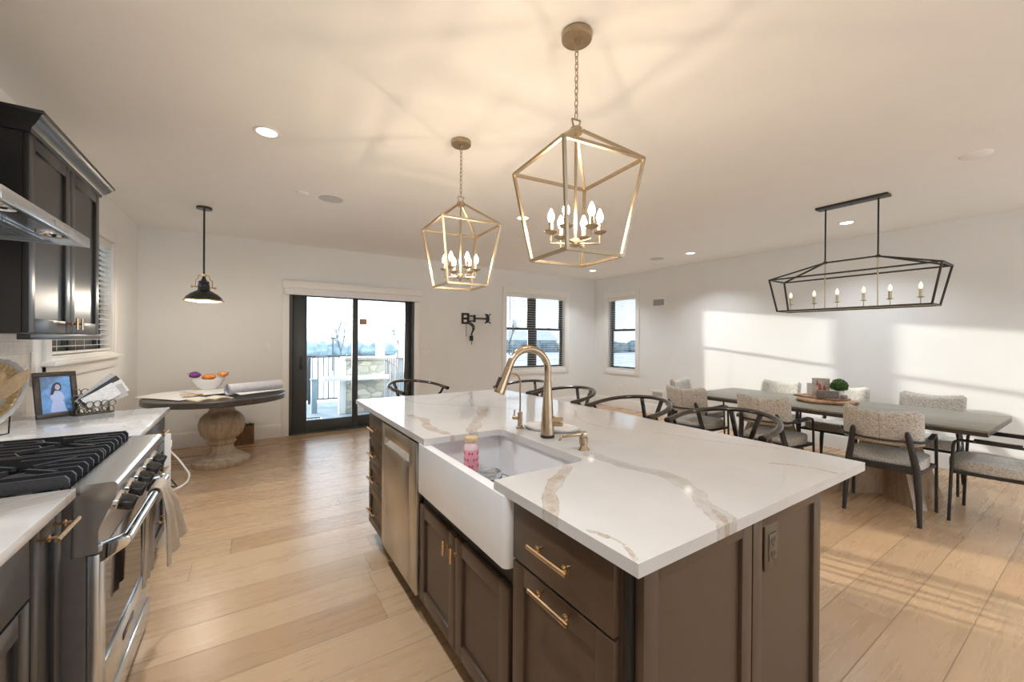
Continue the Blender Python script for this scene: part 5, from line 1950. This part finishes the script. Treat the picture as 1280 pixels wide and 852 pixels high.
# dining chairs
def make_chair(label, loc, rz):
    t = thing('dining_chair', label, 'chair', loc, rz, 'upholstered dining chairs around the table')
    Bk = M['chairblack']
    # seat cushion
    out = []
    for k in range(28):
        q = 2 * PI * k / 28
        c_, s_ = math.cos(q), math.sin(q)
        out.append((math.copysign(abs(c_) ** 0.5, c_) * 0.245 + 0.01, math.copysign(abs(s_) ** 0.5, s_) * (0.235 + 0.008 * c_)))
    bm = new()
    prism(bm, out, 0.066, 'z', 0.398, bev=0.022)
    for v in bm.verts:
        if v.co.z > 0.44:
            v.co.z += 0.012 * (1 - (v.co.x / 0.26) ** 2) + 0.03 * (v.co.x / 0.26) * 0.3
    obj('seat', bm, M['boucle'], t, ang=60)
    # upholstered back, curved, dipped top
    bm = new()
    nu, nv = 22, 12
    def bp(u, v, side):
        a = (u - 0.5) * 2
        y = a * 0.240
        ztop = 0.846 + 0.040 * abs(a) ** 2 - 0.02 * (max(0, abs(a) - 0.8) / 0.2) ** 2 * 1.9
        zbot = 0.585 + 0.02 * max(0, abs(a) - 0.75) / 0.25
        z = zbot + (ztop - zbot) * v
        x = -0.235 - 0.075 * (1 - a * a) * 0.75 - 0.05 * (v - 0.5)
        ed = min(1.0, min(v, 1 - v) * 7, (1 - abs(a)) * 9)
        th = 0.030 * math.sqrt(max(0.0, 1 - (1 - ed) ** 2)) + 0.004
        return Vector((x + side * th, y, z))
    g1 = [[bm.verts.new(bp(i / nu, j / nv, 1)) for j in range(nv + 1)] for i in range(nu + 1)]
    g2 = [[bm.verts.new(bp(i / nu, j / nv, -1)) for j in range(nv + 1)] for i in range(nu + 1)]
    for i in range(nu):
        for j in range(nv):
            bm.faces.new((g1[i][j], g1[i + 1][j], g1[i + 1][j + 1], g1[i][j + 1]))
            bm.faces.new((g2[i][j], g2[i][j + 1], g2[i + 1][j + 1], g2[i + 1][j]))
    for i in range(nu):
        bm.faces.new((g1[i][0], g2[i][0], g2[i + 1][0], g1[i + 1][0]))
        bm.faces.new((g1[i][nv], g1[i + 1][nv], g2[i + 1][nv], g2[i][nv]))
    for j in range(nv):
        bm.faces.new((g1[0][j], g1[0][j + 1], g2[0][j + 1], g2[0][j]))
        bm.faces.new((g1[nu][j], g2[nu][j], g2[nu][j + 1], g1[nu][j + 1]))
    bk = obj('backrest', bm, M['boucle'], t, ang=70)
    bm = new()
    tube(bm, [bp(0.5, j / 12, -1.02) for j in range(1, 12)], 0.0022, 6)
    obj('back_seam', bm, mat('seam_thread', (0.30, 0.27, 0.23), 0.9), bk)
    for s in (-1, 1):
        bm = new()
        tube(bm, [(-0.275, s * 0.222, 0.0), (-0.262, s * 0.215, 0.20), (-0.255, s * 0.200, 0.42), (-0.285, s * 0.178, 0.56), (-0.330, s * 0.160, 0.685), (-0.336, s * 0.158, 0.71)],
             [0.014, 0.020, 0.0245, 0.022, 0.018, 0.010], 12)
        obj('leg', bm, Bk, t)
        bm = new()
        tube(bm, [(0.225, s * 0.262, 0.0), (0.215, s * 0.260, 0.38), (0.205, s * 0.258, 0.59), (0.198, s * 0.258, 0.618), (0.178, s * 0.259, 0.634), (0.15, s * 0.260, 0.637), (-0.10, s * 0.262, 0.637), (-0.20, s * 0.258, 0.636), (-0.275, s * 0.225, 0.634), (-0.300, s * 0.165, 0.633)],
             0.0105, 10)
        obj('arm', bm, Bk, t)
        bm = new()
        bar(bm, (-0.13, s * 0.262, 0.652), (0.10, s * 0.260, 0.652), 0.036, 0.016, bev=0.005)
        obj('arm_pad', bm, Bk, t)
    bm = new()
    bar(bm, (-0.255, -0.20, 0.41), (-0.255, 0.20, 0.41), 0.026, 0.055, bev=0.004)
    bar(bm, (0.215, -0.255, 0.385), (0.215, 0.255, 0.385), 0.016, 0.022)
    for s in (-1, 1):
        bar(bm, (-0.255, s * 0.205, 0.39), (0.218, s * 0.252, 0.385), 0.018, 0.024)
    tube(bm, [(-0.300, -0.165, 0.633), (-0.352, -0.09, 0.633), (-0.366, 0, 0.633), (-0.352, 0.09, 0.633), (-0.300, 0.165, 0.633)], 0.0095, 10)
    obj('chair_frame', bm, Bk, t)
    return t
ch = make_chair('speckled armchair in the foreground on the near side of the table, back to the viewer', (4.44, 1.085, 0), math.radians(5))
g = 'upholstered dining chairs around the table'
dup(ch, (4.40, 1.93, 0), math.radians(1), 'middle armchair on the near side of the table, behind the nearest stool rail', g)
dup(ch, (4.40, 2.76, 0), math.radians(4), 'farthest armchair on the near side of the table, beside the low wall vent', g)
dup(ch, (5.56, 1.09, 0), PI, 'wall-side armchair nearest the right end of the dining table', g)
dup(ch, (5.58, 1.82, 0), PI, 'wall-side armchair directly behind the green topiary', g)
dup(ch, (5.60, 2.50, 0), PI, 'sunlit wall-side armchair left of the table centrepiece', g)
dup(ch, (5.02, 3.12, 0), -PI / 2 + 0.12, 'armchair at the far end of the dining table, facing down its length', g)
dup(ch, (4.83, 0.53, 0), PI / 2, 'armchair at the right end of the table, cut by the photo edge', g)

# centrepiece
TZ = 0.7605
t = thing('serving_board', 'round live-edge wooden board in the middle of the dining table', 'serving board', (4.985, 1.70, TZ), 0.2)
bm = new()
n = 48
def ring(r, z):
    return [bm.verts.new((r * 0.235 * (1 + 0.05 * math.sin(3 * q + 1) + 0.03 * math.sin(7 * q)) * math.cos(q), r * 0.25 * (1 + 0.05 * math.sin(3 * q + 1) + 0.03 * math.sin(7 * q)) * math.sin(q), z)) for q in [2 * PI * k / n for k in range(n)]]
rg = [ring(0.93, 0), ring(0.99, 0.012), ring(1.0, 0.024), ring(0.965, 0.034), ring(0.93, 0.036)]
for a, b in zip(rg[:-1], rg[1:]):
    for j in range(n):
        bm.faces.new((a[j], a[(j + 1) % n], b[(j + 1) % n], b[j]))
bm.faces.new(rg[0][::-1]); bm.faces.new(rg[-1])
obj('board_body', bm, M['barkwood'], t)
t = thing('cutting_board', 'smaller pale wooden board with a cut-out handle on the live-edge board', 'cutting board', (5.0, 1.74, TZ + 0.0365), -0.25)
bm = new()
outer = rrect(-0.12, 0.12, -0.20, 0.21, 0.06, 6)
inner = rrect(-0.05, 0.05, 0.145, 0.185, 0.018, 6)
box(bm, -0.12, 0.12, -0.20, 0.14, 0, 0.02, 0.006)
box(bm, -0.12, -0.05, 0.14, 0.19, 0, 0.02, 0.003); box(bm, 0.05, 0.12, 0.14, 0.19, 0, 0.02, 0.003)
box(bm, -0.12, 0.12, 0.188, 0.22, 0, 0.02, 0.006)
obj('board_body', bm, M['barkwood'], t)
CZ = TZ + 0.0568
t = thing('greeting_card', 'grey card with red figures standing on the centrepiece board', 'card', (5.0, 1.75, CZ), math.radians(-62))
bm = new()
box(bm, -0.075, 0.075, -0.002, 0.002, 0, 0.185, mtx=Matrix.Rotation(-0.10, 4, 'X'))
cd = obj('card_front', bm, mat('card_print', (0.52, 0.48, 0.46), 0.5, var=0.3, scale=24), t, ang=0)
bm = new()
for x, z, w, h in ((-0.01, 0.06, 0.030, 0.075), (0.03, 0.06, 0.024, 0.06), (-0.03, 0.11, 0.02, 0.05)):
    prism(bm, [(x - w / 2, z), (x + w / 2, z), (x + w / 3, z + h * .7), (x, z + h), (x - w / 3, z + h * .7)], 0.0012, 'y', -0.0036)
for v in bm.verts:
    v.co = Matrix.Rotation(-0.10, 4, 'X') @ v.co
obj('printed_figures', bm, mat('print_red', (0.42, 0.10, 0.06), 0.5), cd, ang=0)
t = thing('place_card', 'small white card behind the grey card on the centrepiece board', 'card', (5.03, 1.835, CZ), math.radians(-62))
bm = new(); box(bm, -0.05, 0.05, -0.002, 0.002, 0, 0.125, mtx=Matrix.Rotation(-0.12, 4, 'X'))
obj('card_body', bm, M['white'], t, ang=0)
t = thing('topiary_pot', 'round green boxwood ball in a small white pot on the centrepiece board', 'plant', (5.03, 1.605, CZ))
bm = new()
lathe(bm, [(0, 0), (0.034, 0), (0.042, 0.075), (0.045, 0.078), (0.040, 0.080), (0.036, 0.074), (0, 0.07)], 24)
obj('pot', bm, M['porcelain'], t)
bm = new()
rnd = random.Random(5)
for k in range(900):
    q = 2 * PI * rnd.random(); cz_ = rnd.uniform(-0.55, 1.0)
    sr = math.sqrt(max(0, 1 - cz_ * cz_))
    d = Vector((sr * math.cos(q), sr * math.sin(q), cz_))
    c = d * (0.070 * rnd.uniform(0.86, 1.05)) + Vector((0, 0, 0.115))
    s = d.cross(Vector((rnd.uniform(-1, 1), rnd.uniform(-1, 1), rnd.uniform(-1, 1)))).normalized()
    w = (d + s * 0.9).normalized()
    h2 = w.cross(s).normalized()
    L = 0.011
    vs = [bm.verts.new(c - w * L * .6), bm.verts.new(c + h2 * L * .45), bm.verts.new(c + w * L), bm.verts.new(c - h2 * L * .45)]
    bm.faces.new(vs)
bmesh.ops.create_icosphere(bm, subdivisions=3, radius=0.06, matrix=Matrix.Translation((0, 0, 0.115)))
obj('leaf_ball', bm, mat('boxwood_green', (0.05, 0.12, 0.018), 0.6, var=0.5, scale=60), t, ang=30, recalc=False)
t = thing('patterned_box', 'grey speckled rectangular box on the centrepiece board in front of the card', 'box', (4.90, 1.66, CZ), math.radians(-66))
bm = new(); box(bm, -0.088, 0.088, -0.03, 0.03, 0, 0.062, 0.004)
obj('box_body', bm, mat('granite_speckle', (0.16, 0.15, 0.145), 0.4, var=0.8, scale=130), t)
bm = new(); box(bm, -0.089, 0.089, -0.031, 0.031, 0.062, 0.070, 0.003)
obj('lid', bm, mat('granite_speckle_lid', (0.19, 0.18, 0.17), 0.4, var=0.7, scale=130), t)
t = thing('decor_stone', 'small round grey stone at the right end of the centrepiece board', 'stone', (4.93, 1.535, CZ))
bm = new()
bmesh.ops.create_icosphere(bm, subdivisions=3, radius=1)
for v in bm.verts:
    v.co = Vector((v.co.x * 0.026, v.co.y * 0.03, v.co.z * 0.024 + 0.0225)) * (1 + 0.1 * mnoise.noise(v.co * 2))
obj('stone_body', bm, mat('grey_pebble', (0.28, 0.26, 0.25), 0.6, var=0.4, scale=70), t, ang=60)

# ------------------------------------------------------------------ terrace and world outside
GZ = -0.55
def m_snow():
    k = N('snow_ground')
    a = k.noise(0.11, 4, 0.5, stretch=(0.35, 1.6, 1))
    b_ = k.noise(0.6, 5, 0.6, stretch=(0.3, 1, 1))
    c = k.ramp(a, [(0.40, (0.74, 0.78, 0.81)), (0.60, (0.60, 0.67, 0.71)), (0.66, (0.22, 0.29, 0.32)), (0.74, (0.72, 0.76, 0.79))])
    c = k.mix(0.25, c, k.ramp(b_, [(0.4, (0.78, 0.81, 0.84)), (0.65, (0.50, 0.57, 0.61))]))
    k.base(c)
    k.b.inputs['Roughness'].default_value = 0.85
    return k.m
bm = new()
sheet(bm, 40, 40, lambda u, v: Vector((-90 + 260 * u, YB + TH + 0.02 + 170 * v * v, GZ + 0.10 * mnoise.noise(Vector((u * 14, v * 14, 0))) * min(1, v * 20))))
o = struct('ground', bm, m_snow(), 'snow-covered field outside the windows', 'ground', ang=180)
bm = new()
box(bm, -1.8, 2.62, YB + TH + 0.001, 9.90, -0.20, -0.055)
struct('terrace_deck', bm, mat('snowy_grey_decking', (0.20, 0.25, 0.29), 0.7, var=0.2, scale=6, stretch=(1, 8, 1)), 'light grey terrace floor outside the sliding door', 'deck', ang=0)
# railing
dk = mat('railing_charcoal', (0.05, 0.058, 0.063), 0.4)
def railing(label, p0, p1, posts):
    t = thing('terrace_railing', label, 'railing', (p0[0], p0[1], -0.055))
    d = Vector((p1[0] - p0[0], p1[1] - p0[1], 0))
    L = d.length
    bm = new(); bar(bm, (0, 0, 1.045), d + Vector((0, 0, 1.045)), 0.06, 0.035, bev=0.004); obj('top_rail', bm, dk, t)
    bm = new(); bar(bm, (0, 0, 0.09), d + Vector((0, 0, 0.09)), 0.035, 0.03); obj('bottom_rail', bm, dk, t)
    for f in posts:
        bm = new(); p = d * f
        box(bm, p.x - 0.03, p.x + 0.03, p.y - 0.03, p.y + 0.03, 0, 1.06, 0.003); obj('post', bm, dk, t)
    k = int(L / 0.105)
    for i in range(1, k):
        p = d * (i / k)
        bm = new(); box(bm, p.x - 0.011, p.x + 0.011, p.y - 0.011, p.y + 0.011, 0.09, 1.03); obj('baluster', bm, dk, t, ang=0)
railing('dark baluster railing along the front of the terrace', (-1.75, 9.78), (2.55, 9.78), (0, 0.33, 0.66, 1.0))
railing('dark baluster railing returning to the house at the right of the terrace', (2.55, 9.70), (2.55, 6.75), (1.0,))
# porch column
t = thing('porch_column', 'bright white square porch column beyond the right door pane', 'column', (2.30, 8.62, -0.055))
bm = new(); box(bm, -0.075, 0.075, -0.075, 0.075, 0, 3.2, 0.006); obj('shaft', bm, M['trim'], t)
bm = new(); box(bm, -0.10, 0.10, -0.10, 0.10, 0, 0.16, 0.006); obj('plinth', bm, M['trim'], t)
# stone pier with slab
def m_stone():
    k = N('stacked_ledgestone')
    v = k.n('ShaderNodeTexVoronoi')
    v.inputs['Scale'].default_value = 5.5
    mp = k.n('ShaderNodeMapping'); mp.inputs['Scale'].default_value = (0.7, 0.7, 1.7)
    k.l(k.co(), mp.inputs[0]); k.l(mp.outputs[0], v.inputs['Vector'])
    s = k.n('ShaderNodeSeparateColor'); k.l(v.outputs['Color'], s.inputs[0])
    c = k.ramp(s.outputs[0], [(0.0, (0.34, 0.33, 0.29)), (0.4, (0.50, 0.48, 0.40)), (0.7, (0.60, 0.56, 0.43)), (1.0, (0.68, 0.66, 0.60))])
    v2 = k.n('ShaderNodeTexVoronoi', feature='DISTANCE_TO_EDGE'); v2.inputs['Scale'].default_value = 5.5
    k.l(mp.outputs[0], v2.inputs['Vector'])
    k.base(k.mix(k.ramp(v2.outputs['Distance'], [(0.0, (0, 0, 0)), (0.06, (1, 1, 1))]), (0.30, 0.29, 0.26), c))
    k.b.inputs['Roughness'].default_value = 0.85
    k.bump(v2.outputs['Distance'], 0.6, 0.03)
    return k.m
t = thing('stone_pier', 'tan stacked stone pier with pale slab on the terrace seen through the door', 'stone pier', (1.92, 8.40, -0.055))
bm = new(); box(bm, -0.37, 0.34, -0.26, 0.26, 0, 1.02, 0.015); obj('stone_block', bm, m_stone(), t)
bm = new(); box(bm, -0.40, 0.37, -0.29, 0.29, 1.02, 1.075, 0.01); obj('cap_stone', bm, mat('weathered_cap', (0.42, 0.40, 0.36), 0.8, var=0.2), t)
bm = new(); box(bm, -0.78, 0.42, -0.36, -0.27, 0.64, 0.73, 0.006); obj('slab_shelf', bm, M['trim'], t)
bm = new(); box(bm, -0.50, -0.375, -0.24, -0.10, 0.0, 1.05, 0.006); obj('white_post', bm, M['trim'], t)
t = thing('bollard', 'short blue-grey post standing on the terrace behind the left door pane', 'post', (1.035, 8.55, -0.055))
bm = new(); box(bm, -0.05, 0.05, -0.05, 0.05, 0, 0.62, 0.004); box(bm, -0.062, 0.062, -0.062, 0.062, 0.62, 0.66, 0.006); obj('post_body', bm, mat('slate_blue_post', (0.24, 0.33, 0.38), 0.6), t)
t = thing('boot_tray', 'low black wire tray on the terrace just outside the door', 'tray', (0.86, 7.55, -0.055))
bm = new()
tube(bm, [Vector((a, b, 0.07)) for a, b in rrect(-0.17, 0.17, -0.10, 0.10, 0.02)], 0.008, 6, closed=True)
for a in (-0.165, 0.165):
    for b in (-0.095, 0.095):
        cyl(bm, (a, b, 0), (a, b, 0.07), 0.007, 6)
for k in range(6):
    bar(bm, (-0.15 + k * 0.06, -0.1, 0.065), (-0.15 + k * 0.06, 0.1, 0.065), 0.01, 0.006)
obj('wire_frame', bm, M['black'], t)
# unseen block added beside the terrace to keep low sun off the floor
t = thing('sun_block', 'pale unseen block added to shade the room, beyond the left end of the terrace', 'building', (-2.3, 11.0, GZ))
bm = new(); box(bm, -2.4, 1.4, -0.8, 0.8, 0, 4.2); obj('walls', bm, mat('sun_block_pale', (0.62, 0.62, 0.60), 0.8, var=0.05), t, ang=0)
bm = new(); prism(bm, [(-1.0, 4.2), (1.0, 4.2), (0, 5.2)], 4.1, 'x', -2.55); obj('roof', bm, mat('sun_block_grey', (0.2, 0.2, 0.21), 0.9), t, ang=0)

# bare tree and light pole
tk = mat('bare_bark', (0.11, 0.105, 0.10), 0.9, var=0.3)
def bare_tree(label, x, y, h, seed, spread=0.45):
    rnd = random.Random(seed)
    t = thing('bare_tree', label, 'tree', (x, y, GZ), 0, 'bare trees in the snowy field')
    bm = new()
    br = new()
    def grow(bmx, p, d, L, r, depth):
        q = p + d * L
        tube(bmx, [p, p.lerp(q, .5) + Vector((rnd.uniform(-.03, .03), rnd.uniform(-.03, .03), 0)) * L, q], [r, r * .85, r * .65], 5)
        if depth == 0:
            return
        for _ in range(3 if depth > 1 else 4):
            nd = (d + Vector((rnd.uniform(-1, 1), rnd.uniform(-1, 1), rnd.uniform(0.0, 0.7))) * spread).normalized()
            grow(br, p.lerp(q, rnd.uniform(.6, 1)), nd, L * rnd.uniform(.6, .8), r * .55, depth - 1)
    grow(bm, Vector((0, 0, 0)), Vector((0, 0, 1)), h * 0.36, h * 0.016, 4)
    obj('trunk', bm, tk, t, ang=60)
    obj('branches', br, tk, t, ang=60)
bare_tree('bare tree standing in the snow, seen through the left door pane', 4.43, 25.0, 3.6, 3)
bare_tree('bare tree against the sky seen beside the white porch column', 12.4, 40.0, 5.2, 9)
bare_tree('small bare tree far off in the snow seen through the double window', 27.0, 42.0, 5.0, 12)
bare_tree('bare tree in the snow seen through the narrow dining window', 34.0, 33.5, 6.0, 21)
t = thing('light_pole', 'thin dark light pole beside the bare tree in the snow', 'pole', (4.15, 26.0, GZ))
bm = new(); tube(bm, [(0, 0, 0), (0, 0, 1.9)], [0.05, 0.035], 8); obj('pole_shaft', bm, dk, t)
bm = new(); box(bm, -0.14, 0.14, -0.08, 0.08, 1.9, 2.0, 0.02); obj('lamp_head', bm, dk, t)

# distant hedges and buildings
hg = mat('distant_evergreen', (0.20, 0.27, 0.30), 0.9, var=0.4, scale=1.2)
def hedge(label, x0, x1, y, h, seed):
    rnd = random.Random(seed)
    t = thing('hedge', label, 'hedge', ((x0 + x1) / 2, y, GZ), 0, 'dark hedges across the snowy field')
    bm = new()
    k = int((x1 - x0) / 1.1)
    for i in range(k):
        r = h * rnd.uniform(.42, .62)
        m4 = Matrix.Translation((x0 - (x0 + x1) / 2 + (i + .5) * (x1 - x0) / k, rnd.uniform(-.6, .6), r * .75)) @ Matrix.Diagonal((r * 1.25, r, r, 1))
        r0 = bmesh.ops.create_icosphere(bm, subdivisions=3, radius=1, matrix=m4)
        for v in r0['verts']:
            v.co += Vector((mnoise.noise(v.co * 1.7), mnoise.noise(v.co * 1.7 + Vector((7, 0, 0))), mnoise.noise(v.co * 1.7 + Vector((0, 7, 0))))) * 0.35 * r
            v.co.z = max(v.co.z, -0.05)
    obj('foliage', bm, hg, t, ang=60)
hedge('dark hedge across the snow in the left door pane', 3.0, 8.2, 45.0, 1.55, 1)
hedge('dark hedge across the snow behind the stone pier', 9.9, 14.6, 49.5, 1.5, 2)
hedge('dark hedge at the right edge of the right door pane', 16.3, 22.5, 47.0, 1.75, 3)
hedge('long low hedge across the snow in the double window', 27.0, 52.0, 52.0, 1.7, 4)
hedge('dark hedge across the snow in the narrow dining window', 42.0, 66.0, 46.0, 1.9, 5)
def bld(label, x, y, w, d, h, col):
    t = thing('distant_building', label, 'building', (x, y, GZ), 0, 'low buildings beyond the field')
    bm = new(); box(bm, -w / 2, w / 2, -d / 2, d / 2, 0, h); obj('walls', bm, mat('far_wall', col, 0.8, var=0.1), t, ang=0)
    bm = new(); prism(bm, [(-d / 2 - .3, h), (d / 2 + .3, h), (0, h + 0.35 * d)], w + .6, 'x', -w / 2 - .3); obj('roof', bm, mat('far_roof', (0.66, 0.70, 0.74), 0.9), t, ang=0)
    bm = new()
    k = int(w / 2)
    for i in range(k):
        x0 = -w / 2 + (i + .5) * w / k
        box(bm, x0 - .4, x0 + .4, -d / 2 - .03, -d / 2 + .02, h * .35, h * .8)
    obj('windows', bm, mat('far_window', (0.2, 0.26, 0.3), 0.3), t, ang=0)
bld('low pale building far across the snow in the left door pane', 10.5, 70.0, 9.0, 5.0, 1.8, (0.5, 0.55, 0.58))
bld('low grey-blue building far across the snow in the double window', 43.0, 62.0, 12.0, 5.0, 1.9, (0.42, 0.49, 0.54))

# ------------------------------------------------------------------ put each thing's origin at its base
bpy.context.view_layer.update()
for o in list(C.objects):
    if o.type == 'EMPTY' and o.parent is None and o.location.length < 1e-9:
        lo = Vector((1e9, 1e9, 1e9)); hi = -lo
        desc = []
        def walk(p):
            for c in children(p):
                desc.append(c)
                walk(c)
        walk(o)
        for c in desc:
            if c.type == 'MESH':
                for v in c.data.vertices:
                    for i in range(3):
                        lo[i] = min(lo[i], v.co[i]); hi[i] = max(hi[i], v.co[i])
        base = Vector(((lo.x + hi.x) / 2, (lo.y + hi.y) / 2, lo.z))
        o.location = base
        for c in desc:
            if c.type == 'MESH':
                c.data.transform(Matrix.Translation(-base))
